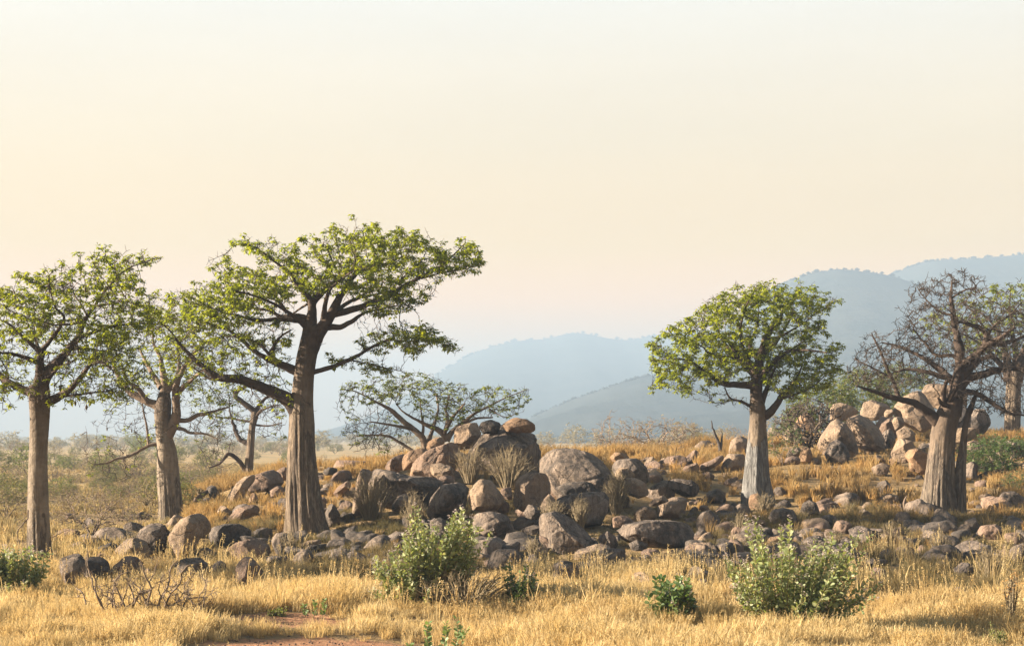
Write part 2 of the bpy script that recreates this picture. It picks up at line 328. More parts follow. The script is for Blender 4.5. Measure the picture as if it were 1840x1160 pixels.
# ------------------------------------------------------------------ far hills
def hill_material():
    m, nt, out = mat('wooded_hillside'); N = NT(nt)
    P = N.n('ShaderNodeNewGeometry').outputs['Position']
    a = N.map(N.noise(P, .01, 6, .7), .4, .6); b_ = N.map(N.noise(P, .05, 5, .7), .52, .66)
    col = N.mix(a, (.028, .038, .042), (.045, .052, .052)); col = N.mix(N.math('MULTIPLY', b_, .2), col, (.08, .075, .065))
    bm = N.n('ShaderNodeBump', i_Height=N.noise(P, .02, 7, .75), i_Distance=7.0, i_Strength=.7).outputs[0]
    b = N.n('ShaderNodeBsdfPrincipled', i_Base_Color=col, i_Roughness=1.0, i_Normal=bm); b.inputs['Specular IOR Level'].default_value = 0
    nt.links.new(b.outputs[0], out.inputs[0]); return m
M_hill = hill_material()
def hill(name, D, sil, seed, depth=.45, rough=1.0):
    u = np.arange(sil[0][0], sil[-1][0]+1, 6.0); crest = np.interp(u, [s[0] for s in sil], [s[1] for s in sil])
    crest = _blur(crest[None, :], 1, 2.0)[0]
    nv = 46; v = np.linspace(-1, 1, nv); V = []; X = wx(u, D)
    for k, t in enumerate(v):
        y = D+t*D*depth*(1.0 if t < 0 else .7)
        s = (1-abs(t))**1.25
        for i_, x in enumerate(X):
            zc = wz(crest[i_], D)
            g = noise.ridged_multi_fractal(Vector((x*.0036+seed, y*.0036, 0)), .9, 2.1, 5, 1.0, 2.0)-1.2
            bump = noise.noise(Vector((x*.05+seed, y*.05, 1)))*1.0+noise.noise(Vector((x*.17+seed, y*.17, 2)))*.9
            z = zc*s+g*15*rough*(1-s)*s*2.2 + bump*rough*min(1, s*3)
            if s > .999: z = zc+bump*rough*.9
            V.append((x, y, max(z, -3) if s > 0.02 else -4))
    n = len(X); a = (np.arange(nv-1)[:, None]*n+np.arange(n-1)[None, :]).ravel()
    tag(link(name, mesh_from(name, V, [np.stack([a, a+1, a+n+1, a+n], -1)], [M_hill], True)), kind='structure')
    # crown-sized trees along the crest and over the slope
    tv = np.array([(0,0,1.),(1,0,0),(.31,.95,0),(-.81,.59,0),(-.81,-.59,0),(.31,-.95,0),(0,0,-1)]); tf = np.array([(0,1,2),(0,2,3),(0,3,4),(0,4,5),(0,5,1),(6,2,1),(6,3,2),(6,4,3),(6,5,4),(6,1,5)])
    VV, FF = [], []; r2 = random.Random(int(seed*10))
    Va = np.array(V).reshape(nv, n, 3)
    for _ in range(500):
        j = r2.uniform(0, n-1.01); k = nv//2+r2.choice((-1, 0, 0, 0, 1)) if r2.random() < .5 else r2.randrange(8, nv//2)
        k = nv//2 if r2.random() < .7 else nv//2-1
        p = Va[k, int(j)]*(1-j % 1)+Va[k, int(j)+1]*(j % 1)
        if p[2] < 4: continue
        s = r2.uniform(1.2, 3.0)*D/2250
        VV.append(tv*(s*1.2, s*1.2, s*.75)*np.array([[r2.uniform(.8, 1.2)]]) + p+(0, 0, s*.55)); FF.append(tf+7*len(FF))
    o = link('hillside_trees', mesh_from('hillside_trees', np.concatenate(VV), [np.concatenate(FF)], [M_hill], False)); o['kind'] = 'stuff'
    tag(o, {1880: 'scattered dark trees on the crest of the big blue hill at the right', 2200: 'scattered trees along the crest of the farther ridge at the right edge', 3750: 'tiny trees on the pale twin-peaked far hills', 1760: 'trees on the low blue ridge behind the central boulders'}[D], 'trees')
hill('near_right_hill', 1880, [(1080, 760), (1200, 665), (1300, 590), (1360, 535), (1400, 505), (1450, 485), (1500, 477), (1545, 482), (1600, 490), (1640, 505), (1700, 520), (1760, 560), (1830, 600), (1950, 700), (2050, 770)], 3.3)
hill('far_right_hill', 2200, [(1300, 720), (1420, 620), (1500, 560), (1560, 510), (1595, 488), (1640, 468), (1680, 460), (1740, 458), (1800, 454), (1850, 448), (1950, 445), (2050, 470), (2250, 600), (2400, 780)], 7.7)
hill('low_near_ridge', 1760, [(880, 784), (930, 762), (960, 745), (1010, 724), (1060, 705), (1110, 688), (1155, 673), (1200, 672), (1260, 690), (1330, 700), (1420, 690), (1500, 690), (1600, 700), (1700, 720), (1800, 740), (1900, 780)], 12.1)
hill('far_pale_hills', 3750, [(640, 780), (700, 735), (780, 675), (815, 652), (850, 632), (890, 618), (930, 608), (985, 606), (1010, 597), (1035, 592), (1070, 600), (1120, 609), (1150, 604), (1200, 594), (1260, 592), (1320, 592), (1400, 596), (1500, 625), (1600, 700), (1700, 780)], 21.0)
# ------------------------------------------------------------------ rocks
_ico = {}
def ico(sub):
    if sub in _ico: return _ico[sub]
    t = (1+5**.5)/2
    V = [(-1,t,0),(1,t,0),(-1,-t,0),(1,-t,0),(0,-1,t),(0,1,t),(0,-1,-t),(0,1,-t),(t,0,-1),(t,0,1),(-t,0,-1),(-t,0,1)]
    F = [(0,11,5),(0,5,1),(0,1,7),(0,7,10),(0,10,11),(1,5,9),(5,11,4),(11,10,2),(10,7,6),(7,1,8),(3,9,4),(3,4,2),(3,2,6),(3,6,8),(3,8,9),(4,9,5),(2,4,11),(6,2,10),(8,6,7),(9,8,1)]
    V = [tuple(np.array(v)/np.linalg.norm(v)) for v in V]
    for _ in range(sub):
        mid = {}; NF = []
        def m(a, b):
            k = (min(a, b), max(a, b))
            if k not in mid:
                p = np.array(V[a])+np.array(V[b]); V.append(tuple(p/np.linalg.norm(p))); mid[k] = len(V)-1
            return mid[k]
        for a, b, c in F:
            x, y, z = m(a, b), m(b, c), m(c, a); NF += [(a, x, z), (b, y, x), (c, z, y), (x, y, z)]
        F = NF
    _ico[sub] = (np.array(V), np.array(F, dtype=np.int32)); return _ico[sub]

def rock_mesh(name, material, rad, D, seed, sub=4, facets=7, amp=.05, embed=.15, ex=2.6):
    """rad: outline radius (m) as a function of angle in the frontal plane; D: half depth"""
    V, F = ico(sub); r_ = random.Random(seed)
    rho = np.hypot(V[:, 0], V[:, 2]); th = np.arctan2(V[:, 2], V[:, 0]); h = V[:, 1]
    s = 1/np.maximum((rho**ex+np.abs(h)**ex), 1e-9)**(1/ex)
    rr = rad(th); mean = float(np.mean(rr)); rr = mean+(rr-mean)*np.clip(rho*1.6, 0, 1)
    P = np.stack([rr*rho*s*np.cos(th), h*s*D, rr*rho*s*np.sin(th)], -1)
    for k in range(facets):
        n = Vector((r_.gauss(0, 1.2), r_.choice((-1, -1, -1, 1))*abs(r_.gauss(0, 1.2)), r_.gauss(.15, 1))).normalized()
        if abs(n.y) < .25: n.y = -.4; n.normalize()
        n = np.array(n); d = P@n; lim = d.max()*(r_.uniform(.62, .85) if k % 3 == 0 else r_.uniform(.78, .95))
        e = np.maximum(d-lim, 0)[:, None]; P = P-n*e*r_.uniform(.75, 1.0)
    S = mean; off = Vector((seed*3.7 % 91, seed*1.3 % 57, 0))
    nn = P/np.maximum(np.linalg.norm(P, axis=1)[:, None], 1e-6)
    disp = np.array([noise.fractal(Vector(p)/S*1.1+off, .8, 2.0, 4) for p in P]); q = np.array([noise.noise(Vector(p)/S*5.0+off) for p in P])
    cre = np.array([1-abs(noise.noise(Vector(p)/S*1.5+off*2)) for p in P]); cre = np.maximum(cre-.93, 0)/.07
    vo = []
    for p in P:
        w_ = Vector(p)/S*.8+off*1.7; w_ += Vector((noise.noise(w_*1.5), noise.noise(w_*1.5+Vector((9, 0, 0))), noise.noise(w_*1.5+Vector((0, 9, 0)))))*.35
        ds = noise.voronoi(w_)[0]; vo.append(min(1.0, (ds[1]-ds[0])/.10))
    vo = np.array(vo)
    P = P+nn*((disp*amp+q*amp*.22-cre*amp*.55-(1-vo)*.045)*S)[:, None]
    lo = P[:, 2].min(); P[:, 2] = np.where(P[:, 2] < 0, P[:, 2]*(1+embed), P[:, 2])
    return mesh_from(name, P, [F], [material], True)

def outline(pts):
    """pts in metres relative to the centroid -> radius sampler"""
    n = len(pts); ang = np.linspace(-math.pi, math.pi, 241)[:-1]; out = []
    for a in ang:
        c, s = math.cos(a), math.sin(a); best = 0
        for i in range(n):
            (x1, y1), (x2, y2) = pts[i], pts[(i+1) % n]; ex, ey = x2-x1, y2-y1
            den = c*ey-s*ex
            if abs(den) < 1e-9: continue
            t = (x1*ey-y1*ex)/den; u = (x1*s-y1*c)/den
            if t > 0 and -1e-6 <= u <= 1+1e-6: best = max(best, t)
        out.append(best)
    out = np.array(out); out[out == 0] = out[out > 0].mean() if (out > 0).any() else .3
    k = np.exp(-.5*(np.arange(-9, 10)/1.8)**2); k /= k.sum()
    sm = np.convolve(np.concatenate([out[-9:], out, out[:9]]), k, 'valid')
    return lambda th: np.interp(th, np.append(ang, math.pi), np.append(sm, sm[0]))

ROCKS = [
# central pile, top
('E','orange',76,'flat orange-brown slab perched at the right end on top of the central pile',[(1025,395),(1060,368),(1120,355),(1180,365),(1225,395),(1245,432),(1200,440),(1120,442),(1060,430)]),
('E','dark',76.4,'small dark block wedged between the two top stones of the central pile',[(920,382),(970,366),(1040,372),(1045,410),(1010,450),(930,445),(905,410)]),
('E','tan',75.5,'upright pinkish block at the upper left corner of the central pile',[(760,440),(772,408),(840,388),(905,378),(928,400),(910,460),(870,520),(820,540),(765,530)]),
('E','grey',76.5,'big streaked grey dome carrying the flat orange-brown slab',[(880,490),(905,410),(955,385),(1060,388),(1155,405),(1225,430),(1245,510),(1270,570),(1295,650),(1280,760),(1000,790),(820,760),(830,600)]),
('E','orange',75,'small rounded orange boulder at the foot of the umbrella tree',[(592,530),(605,500),(640,475),(690,465),(720,480),(718,510),(660,545),(600,550)]),
('E','pink',74.5,'low sunlit pink slab at the far left of the central pile',[(350,635),(400,590),(470,558),(490,580),(460,650),(400,680)]),
('E','orange',74.2,'leaning orange slab between two pink slabs left of the central pile',[(445,640),(470,575),(500,550),(560,535),(620,540),(580,600),(540,640),(470,660)]),
('E','pink',73,'large sloping pink slab descending left from the umbrella tree',[(420,690),(480,650),(530,610),(600,550),(660,525),(740,498),(790,520),(780,620),(740,680),(640,720),(560,720),(480,710)]),
('E','tan',70,'square tan block leaning right below the sloping pink slab',[(628,625),(690,617),(740,635),(780,690),(785,730),(700,745),(640,710),(628,660)]),
('E','orange',70,'small orange stone just left of the square tan block',[(500,672),(530,655),(580,665),(595,700),(540,710)]),
('E','grey',67.5,'long dark grey slab sloping down to the right beside the dry shrub',[(250,680),(280,640),(320,655),(400,665),(500,695),(620,700),(680,720),(692,760),(640,805),(600,860),(520,880),(430,870),(350,860),(240,820)]),
('E','tan',66.3,'pointed upright slab standing at the left end of the long dark slab',[(172,900),(180,830),(200,720),(228,640),(260,636),(300,662),(265,720),(245,800),(235,900)]),
('E','grey',64.8,'small round grey stone under the long dark slab',[(398,865),(430,812),(470,795),(510,810),(522,855),(470,890),(400,890)]),
('E','grey',64.5,'grey wedge boulder with a sharp sunlit crest left of the yellowish round boulder',[(590,855),(640,800),(690,750),(770,728),(840,735),(852,770),(835,850),(800,915),(700,940),(610,920)]),
('E','tan',63.5,'yellowish round boulder lit from the left in front of the central pile',[(842,800),(860,750),(900,720),(960,712),(1010,740),(1040,790),(1050,840),(1000,895),(930,908),(870,885),(845,845)]),
('E','tan',64,'smooth egg-shaped boulder right of the yellowish round boulder',[(1085,800),(1110,730),(1160,690),(1220,672),(1289,685),(1322,740),(1312,810),(1250,865),(1160,890),(1095,855)]),
('E','pink',64.3,'dark reddish stone tucked under the right side of the yellowish round boulder',[(1000,895),(1040,825),(1078,852),(1078,895),(1030,910)]),
('E','grey',61.5,'broad grey slab beneath the yellowish round boulder',[(850,935),(900,910),(980,900),(1060,918),(1130,950),(1135,1010),(1000,1035),(880,1025)]),
('E','dark',60.5,'dark block in deep shade behind the tall flowering shrub',[(610,955),(680,932),(725,960),(725,1045),(620,1050)]),
('E','tan',None,'small light stone alone in the dark rubble right of the main baobab',[(390,1045),(420,1010),(465,1025),(462,1072),(400,1080)]),
('E','pink',68.8,'reddish stone resting below the square tan block',[(652,715),(700,690),(750,690),(765,725),(700,750)]),
('E','pink',65.5,'reddish stone between the two rounded boulders',[(1025,765),(1090,755),(1100,830),(1040,825)]),
('E','pink',None,'pale pink stone in the grass high on the slope right of the main baobab',[(40,722),(60,680),(110,658),(165,665),(172,702),(110,730)]),
('E','pink',None,'tilted pink stone under the pale pink one on the slope right of the main baobab',[(48,805),(90,752),(140,722),(165,742),(135,795),(80,820)]),
('E','grey',None,'flat grey stone poking out just right of the main baobab trunk',[(0,745),(50,733),(92,760),(62,785),(0,785)]),
('E','pink',84,'long flat ledge of rock on the ridge left of the umbrella tree',[(-10,625),(100,600),(200,605),(340,612),(355,640),(200,655),(-10,650)]),
('E','dark',80,'dark stone below the left end of the flat ridge ledge',[(0,670),(30,640),(85,648),(92,682),(0,685)]),
('E','grey',62,'knobbly grey stone at the foot of the egg-shaped boulder',[(1165,905),(1190,858),(1240,868),(1275,912),(1230,945),(1180,940)]),
('E','dark',None,'dark cracked rock touching the right foot of the main baobab',[(15,900),(20,855),(70,850),(100,900),(112,965),(60,990),(18,960)]),
# dome and right of it
('F','grey',68.6,'huge dark grey dome streaked with black in the middle of the outcrop',[(100,365),(140,325),(200,311),(280,315),(370,345),(420,390),(460,440),(500,500),(550,550),(580,610),(575,680),(480,700),(300,680),(180,600),(110,500)]),
('F','dark',67,'dark overhanging ledge at the foot of the huge grey dome',[(160,515),(230,485),(320,478),(400,490),(432,535),(350,570),(200,565)]),
('F','grey',64.3,'flat-topped grey block with a white streak beside the tuft of grey grass',[(150,575),(240,547),(340,535),(430,533),(447,570),(432,640),(400,695),(320,700),(240,690),(170,640)]),
('F','tan',63,'small pointed tan stone left of the flat-topped grey block',[(90,605),(110,570),(135,543),(165,570),(195,635),(140,650),(93,645)]),
('F','grey',61.5,'large rounded grey boulder with a grass tuft on its left shoulder',[(68,690),(100,652),(170,635),(230,650),(290,700),(350,770),(358,825),(260,860),(130,835),(75,770)]),
('F','pink',60,'thin curved flake leaning under the large boulder with the grass tuft',[(82,755),(140,780),(200,800),(245,830),(242,855),(150,838),(90,795)]),
('F','grey',60.8,'small egg-shaped stone left of the long flat-lying boulder',[(383,805),(400,760),(440,737),(480,760),(494,802),(470,835),(400,840)]),
('F','grey',61,'long flat-lying boulder with a dark gap beneath it',[(455,732),(540,703),(640,683),(760,683),(860,700),(897,730),(882,792),(840,818),(740,828),(640,805),(540,785),(470,755)]),
('F','pink',62.5,'flat reddish slab lying on the left end of the long flat-lying boulder',[(462,665),(530,653),(592,682),(570,705),(468,714)]),
('F','dark',60.3,'dark stone wedged under the long flat-lying boulder',[(550,802),(590,782),(648,802),(642,838),(570,840)]),
('F','grey',None,'mottled grey rock half buried below the small egg-shaped stone',[(378,855),(440,828),(540,835),(562,892),(480,935),(400,905)]),
('F','grey',None,'light grey rock half buried in grass under the long boulder',[(530,885),(590,862),(640,880),(652,930),(540,938)]),
('F','grey',None,'blue-grey rock below the right end of the long boulder',[(728,885),(780,830),(840,828),(862,872),(852,918),(740,920)]),
('F','grey',None,'low domed grey rock alone at the edge of the shade above the straw grass',[(108,955),(150,920),(200,893),(260,900),(318,952),(302,995),(200,1015),(130,995)]),
('F','grey',73,'broad dark boulder behind the right shoulder of the huge grey dome',[(425,405),(500,365),(590,358),(642,400),(662,465),(600,490),(480,450)]),
('F','orange',75,'small orange cap stone behind the huge grey dome',[(438,368),(480,325),(540,333),(565,360),(480,375)]),
('F','tan',71,'rounded tan stone in front of the broad dark boulder',[(473,432),(500,405),(550,406),(582,442),(562,470),(490,468)]),
('F','tan',69,'pale streaked stone at the right foot of the huge grey dome',[(498,495),(540,460),(600,456),(642,480),(655,545),(600,565),(530,540)]),
('F','grey',None,'wide dark grey rock sloping left on the grass right of the dome',[(622,562),(680,500),(740,470),(800,490),(812,555),(720,575),(640,580)]),
('F','grey',69,'wide ribbed grey rock joined to the right of the sloping one',[(740,482),(800,463),(880,473),(930,510),(942,548),(850,560),(790,535)]),
('F','tan',65.5,'small tan stone above the lone cube-like block',[(648,602),(690,560),(740,548),(762,577),(700,605)]),
('F','tan',None,'big tan block with a shadowed right end near the lone cube-like block',[(685,635),(720,590),(780,563),(860,560),(872,612),(822,628),(815,672),(740,675)]),
('F','tan',None,'cube-like tan block lit from the left below the dome',[(568,652),(590,615),(640,603),(690,630),(707,682),(640,690),(580,685)]),
('F','dark',None,'round black-brown boulder on the grass left of the green baobab',[(940,572),(970,530),(1020,516),(1060,540),(1080,582),(1010,592),(950,592)]),
('F','dark',None,'small dark knob in front of the round black-brown boulder',[(1003,575),(1030,545),(1060,558),(1052,592)]),
('F','grey',None,'grey boulder with a bright lit ridge left of the green baobab',[(898,685),(940,640),(980,628),(1030,670),(1052,722),(980,745),(910,725)]),
('F','tan',None,'tan stone at the left edge of the green baobab shade',[(1083,742),(1100,715),(1150,710),(1162,752),(1100,758)]),
# slope by the green baobab
('K','tan',None,'square block balanced on top of a round boulder left of the green baobab',[(572,492),(590,400),(640,370),(715,370),(737,420),(705,505),(620,508)]),
('K','tan',88,'round boulder carrying the square block left of the green baobab',[(510,605),(520,540),(570,505),(700,508),(715,560),(685,625),(600,645),(520,645)]),
('K','tan',None,'smooth boulder just right of the green baobab trunk',[(860,355),(890,300),(930,293),(1000,345),(1003,385),(870,375)]),
('K','orange',96,'sunlit cone-shaped boulder behind the heap of dead branches',[(1095,290),(1110,240),(1140,200),(1180,178),(1250,218),(1290,265),(1200,320)]),
('K','tan',94,'boulder hidden behind the heap of dead branches',[(1008,375),(1020,320),(1060,280),(1110,268),(1160,330),(1125,395),(1020,395)]),
('K','tan',88,'tall pointed boulder at the left end of the right-hand pile',[(1273,425),(1310,350),(1380,260),(1430,228),(1480,270),(1540,340),(1590,400),(1602,470),(1560,515),(1460,500),(1400,480),(1320,500),(1280,470)]),
('K','grey',86.5,'grey pyramid-shaped boulder at the foot of the tall pointed one',[(1328,505),(1360,430),(1420,388),(1500,450),(1532,525),(1470,580),(1360,570)]),
('K','tan',91,'broad shadowed boulder with a lit arched brow in the right-hand pile',[(1475,270),(1520,220),(1600,198),(1700,230),(1745,300),(1795,380),(1785,465),(1680,490),(1580,440),(1530,350)]),
('K','tan',95,'rounded block on the top left of the right-hand pile',[(1363,175),(1380,120),(1450,103),(1530,130),(1595,180),(1540,230),(1440,240),(1380,260)]),
('K','tan',97,'creased round boulder on the crest of the right-hand pile',[(1610,175),(1640,100),(1720,78),(1800,98),(1845,150),(1835,215),(1700,240),(1620,210)]),
('K','orange',86.3,'narrow upright orange stone between the dead heap and the pointed boulder',[(1120,555),(1140,480),(1165,443),(1210,465),(1224,532),(1200,560)]),
('K','grey',87,'grey stone left of the narrow upright orange stone',[(1008,525),(1060,460),(1110,443),(1138,480),(1112,530)]),
('K','pink',85,'low pink stone in front of the narrow upright orange stone',[(988,585),(1010,540),(1070,518),(1128,540),(1122,585)]),
('K','pink',None,'tapering pink boulder on the sandy rise right of the bare spreading bush',[(203,595),(240,520),(300,473),(333,490),(327,545),(280,590)]),
('K','pink',None,'long low ledge on the sandy rise left of the balanced square block',[(343,645),(350,590),(430,555),(500,518),(545,520),(505,575),(430,618),(380,655)]),
('K','pink',None,'flat outcrop at the left end of the sandy rise',[(178,655),(230,600),(320,573),(345,625),(300,655)]),
('K','pink',None,'weathered pink stone in the grass below the sandy rise',[(338,705),(360,655),(410,646),(467,682),(452,715)]),
('K','pink',None,'thin slab sticking out of the grass left of the green baobab',[(508,755),(560,705),(640,681),(652,717),(560,755)]),
('K','orange',None,'pale pink faceted stone leaning at the foot of the green baobab',[(728,885),(740,830),(790,806),(840,850),(872,905),(830,935),(740,935)]),
('K','grey',None,'grey stone with a lit left cheek below the green baobab',[(573,995),(610,930),(660,898),(740,920),(775,985),(740,1015),(620,1025)]),
('K','dark',None,'black dome-shaped boulder right below the green baobab',[(1128,955),(1150,895),(1200,868),(1260,890),(1302,955),(1280,992),(1180,995)]),
('K','grey',None,'low dark boulder left of the black dome-shaped one',[(888,1005),(920,950),(1000,930),(1090,950),(1152,1025),(1120,1065),(980,1065),(900,1045)]),
('K','dark',None,'small dark pointed stone alone right of the black dome-shaped boulder',[(1588,965),(1630,933),(1692,972),(1672,1005),(1600,1005)]),
('K','grey',None,'flat grey stone below the black dome-shaped boulder',[(1278,1065),(1300,1000),(1360,983),(1452,1002),(1442,1055),(1340,1085)]),
('K','pink',None,'rounded reddish boulder above the right-hand flowering shrub',[(1393,1095),(1420,1035),(1480,1023),(1542,1062),(1562,1125),(1420,1135)]),
('K','orange',None,'light stone directly above the tip of the right-hand flowering shrub',[(758,1055),(800,1018),(860,1028),(882,1062),(800,1075)]),
('K','tan',None,'small rounded stone in the grass in front of the right-hand pile',[(1698,585),(1710,530),(1750,508),(1802,530),(1802,575),(1730,595)]),
('K','tan',None,'cracked tan stone in orange grass in front of the right-hand pile',[(1688,655),(1700,610),(1770,578),(1842,590),(1842,655),(1750,675)]),
('K','dark',None,'dark ridged stone alone in the orange grass left of the bare baobab',[(1738,775),(1750,725),(1815,713),(1862,762),(1852,805),(1770,805)]),
('K','pink',None,'low stone half hidden in grass right of the green baobab trunk',[(928,655),(950,615),(1000,623),(982,668)]),
('K','grey',None,'grey stone in the grass right of the green baobab roots',[(918,795),(950,763),(1010,773),(1022,815),(950,835)]),
('K','pink',None,'broken pink stone between the ridged boulder and the green baobab',[(328,935),(350,905),(400,913),(432,955),(380,970)]),
# right pile, seen past the bare baobab
('M','tan',97,'largest pale boulder of the right-hand pile, partly behind the bare baobab limb',[(965,370),(985,315),(1040,260),(1120,230),(1200,240),(1260,280),(1250,380),(1220,480),(1130,490),(1060,450),(1000,410)]),
('M','tan',101,'rounded boulder on the very top of the right-hand pile',[(1130,240),(1150,195),(1220,180),(1330,190),(1420,230),(1430,330),(1300,360),(1180,300)]),
('M','pink',95,'broad flat-faced boulder under the creased round one',[(820,430),(880,395),(960,380),(1010,400),(1042,440),(1010,490),(960,540),(880,500)]),
('M','tan',93.5,'blunt tan block at the right end of the flat-faced boulder',[(950,430),(970,400),(1010,392),(1042,440),(1010,478),(970,480)]),
('M','grey',92,'small shadowed stones below the flat-faced boulder',[(880,500),(940,470),(980,510),(960,590),(900,590)]),
('M','tan',84,'squat boulder like a stack of rolls left of the bare baobab',[(947,620),(960,560),(1000,530),(1060,540),(1115,560),(1130,620),(1110,670),(1020,685),(965,670)]),
('M','tan',85,'flat stone lying on top of the squat rolled boulder',[(968,540),(985,490),(1040,455),(1100,500),(1112,550),(1050,560),(990,560)]),
('M','orange',80,'overhanging orange block beside the bare baobab trunk',[(1038,650),(1060,612),(1110,600),(1200,640),(1200,740),(1160,760),(1075,735),(1070,690)]),
('M','orange',None,'small orange stone left of the overhanging orange block',[(930,695),(950,660),(1020,675),(1015,720),(945,720)]),
('M','grey',94,'tall grey boulder behind the fork of the bare baobab',[(1260,480),(1290,380),(1370,300),(1440,290),(1480,350),(1470,440),(1440,500),(1300,520)]),
('M','grey',96,'big shadowed boulder right of the bare baobab stems',[(1430,470),(1450,390),(1490,345),(1550,345),(1590,400),(1610,470),(1560,500),(1450,500)]),
('M','tan',85,'flat overhanging slab seen between the stems of the bare baobab',[(1345,560),(1350,475),(1420,465),(1520,470),(1525,500),(1470,545),(1400,565)]),
('M','pink',None,'pink stone behind the thin stem of the bare baobab',[(1435,610),(1450,560),(1490,548),(1570,570),(1580,620),(1500,650),(1440,650)]),
('M','grey',None,'small grey stone right of the pink stone behind the bare baobab',[(1505,580),(1530,550),(1575,550),(1585,600),(1530,605)]),
('M','grey',None,'small grey stone high on the slope near the right edge',[(1590,575),(1600,540),(1640,535),(1665,560),(1655,590),(1600,590)]),
('M','grey',None,'broad smooth grey slab at the right edge of the picture',[(1625,650),(1640,590),(1700,550),(1790,545),(1860,580),(1880,650),(1760,670)]),
('M','grey',None,'blue-grey stone right of the thin stem of the bare baobab',[(1440,780),(1445,700),(1490,680),(1525,720),(1520,790),(1470,800)]),
('M','tan',None,'small low stone right of the bare baobab foot',[(1495,960),(1520,905),(1590,895),(1620,930),(1600,970)]),
('M','grey',None,'jumbled pale rock near the right edge, above the shade',[(1660,930),(1690,885),(1760,880),(1830,930),(1850,980),(1760,985)]),
('M','tan',92.5,'round pebble-like boulder wedged beside the creased round one',[(900,370),(920,345),(955,345),(970,370),(950,395),(910,395)]),
# lower right
('I','grey',None,'low domed grey boulder in the shade at the lower right',[(1345,275),(1380,235),(1450,226),(1520,250),(1563,292),(1540,315),(1400,315)]),
('I','grey',None,'grey angular rock below the roots of the bare baobab',[(1513,155),(1540,100),(1590,78),(1622,110),(1612,155),(1550,165)]),
('I','pink',None,'flat rock with a pink left end near the right edge',[(1608,165),(1620,130),(1700,120),(1772,150),(1772,195),(1700,200),(1640,195)]),
('I','grey',None,'thin flat slab just right of the right-hand flowering shrub',[(1018,315),(1060,296),(1130,303),(1152,327),(1080,345)]),
('I','pink',None,'round reddish stone touching the right-hand flowering shrub',[(1048,375),(1070,343),(1120,348),(1142,382),(1110,415),(1060,405)]),
('I','grey',None,'narrow pointed stone in the shaded grass at the lower right',[(1238,245),(1255,200),(1300,188),(1310,215),(1290,245)]),
('I','grey',None,'half-buried rock at the right edge in the shade',[(1768,275),(1800,230),(1840,213),(1870,295),(1800,325)]),
('I','grey',None,'blue-grey stone below the low domed grey boulder',[(1478,345),(1520,313),(1580,328),(1585,373),(1500,385)]),
('I','grey',None,'small stone left below the low domed grey boulder',[(1378,345),(1400,308),(1450,313),(1452,352),(1390,360)]),
('I','orange',None,'orange stone behind the left half of the right-hand flowering shrub',[(508,220),(530,185),(582,178),(592,218),(540,235)]),
('I','grey',None,'grey stone under the orange stone behind the right-hand flowering shrub',[(508,262),(530,233),(582,228),(593,268),(545,275)]),
('I','pink',None,'smooth pink stone at the left of the right-hand shrub tips',[(328,172),(340,133),(400,133),(413,172),(360,188)]),
('I','dark',None,'dark twin stones in the shaded grass above the small leafy bush',[(158,445),(165,400),(200,403),(215,445),(252,452),(242,480),(200,482)]),
('I','dark',None,'dark purple rock right of the right-hand shrub tips',[(1095,265),(1140,248),(1202,280),(1192,313),(1110,308)]),
('I','dark',None,'black stone in the mossy hollow at the right',[(1168,213),(1190,180),(1232,188),(1243,223),(1190,230)]),
('I','dark',None,'single dark stone in the grey grass at the lower right',[(1478,475),(1490,443),(1542,443),(1553,483),(1500,493)]),
('I','grey',None,'long low dark rock in the mossy hollow at the right',[(1298,200),(1340,150),(1440,165),(1453,195),(1370,208)]),
# lower centre and left
('J','grey',None,'smooth dark dome right of the tall flowering shrub',[(775,335),(800,275),(850,252),(930,253),(990,290),(1018,332),(980,375),(880,385),(790,368)]),
('J','grey',None,'small grey stone behind the smooth dark dome',[(848,232),(900,213),(942,235),(902,262)]),
('L','grey',None,'leftmost dark boulder with a lit underside beside the left baobab',[(-2,400),(5,350),(60,313),(130,325),(168,372),(177,442),(160,512),(100,522),(48,485)]),
('L','dark',None,'black boulder pressed against the leftmost one',[(160,375),(200,345),(260,345),(312,370),(338,420),(322,465),(200,485),(168,450)]),
('L','orange',None,'small orange stone peeping out above the black boulder',[(246,352),(255,318),(300,320),(333,350),(328,390),(260,365)]),
('L','pink',None,'reddish brown boulder in the front row between two dark ones',[(323,452),(350,380),(400,345),(470,338),(522,360),(533,422),(500,475),(400,493),(340,483)]),
('L','tan',None,'rounded tan boulder behind the front row at the left',[(343,365),(360,290),(410,238),(480,230),(542,250),(563,302),(563,345),(500,365),(400,355)]),
('L','grey',None,'tall boulder with a dead tuft on its top and a bright left face',[(488,220),(530,150),(590,126),(650,126),(692,190),(688,252),(642,333),(590,345),(535,290)]),
('L','tan',None,'tallest leaning boulder of the left group with a tiny tuft on top',[(662,275),(700,200),(760,115),(800,100),(835,83),(882,78),(932,130),(933,192),(862,235),(822,345),(740,355),(685,310)]),
('L','dark',None,'black overhanging boulder right of the tallest leaning one',[(905,215),(950,165),(1030,143),(1110,143),(1182,180),(1188,235),(1080,275),(960,275)]),
('L','pink',None,'long smooth brown boulder under the black overhanging one',[(1048,295),(1110,253),(1200,233),(1300,255),(1328,312),(1240,345),(1200,375),(1080,345)]),
('L','grey',None,'rounded grey boulder just left of the main baobab foot',[(1313,245),(1350,200),(1410,191),(1457,220),(1463,302),(1400,335),(1340,315)]),
('L','grey',None,'grey loaf-shaped boulder above the dry branching shrub',[(688,445),(710,390),(780,353),(870,350),(932,400),(948,452),(900,505),(760,505),(698,485)]),
('L','pink',None,'pointed tooth-shaped rock standing alone in front of the left group',[(1085,495),(1098,400),(1125,350),(1150,338),(1192,350),(1240,400),(1302,492),(1200,532),(1100,525)]),
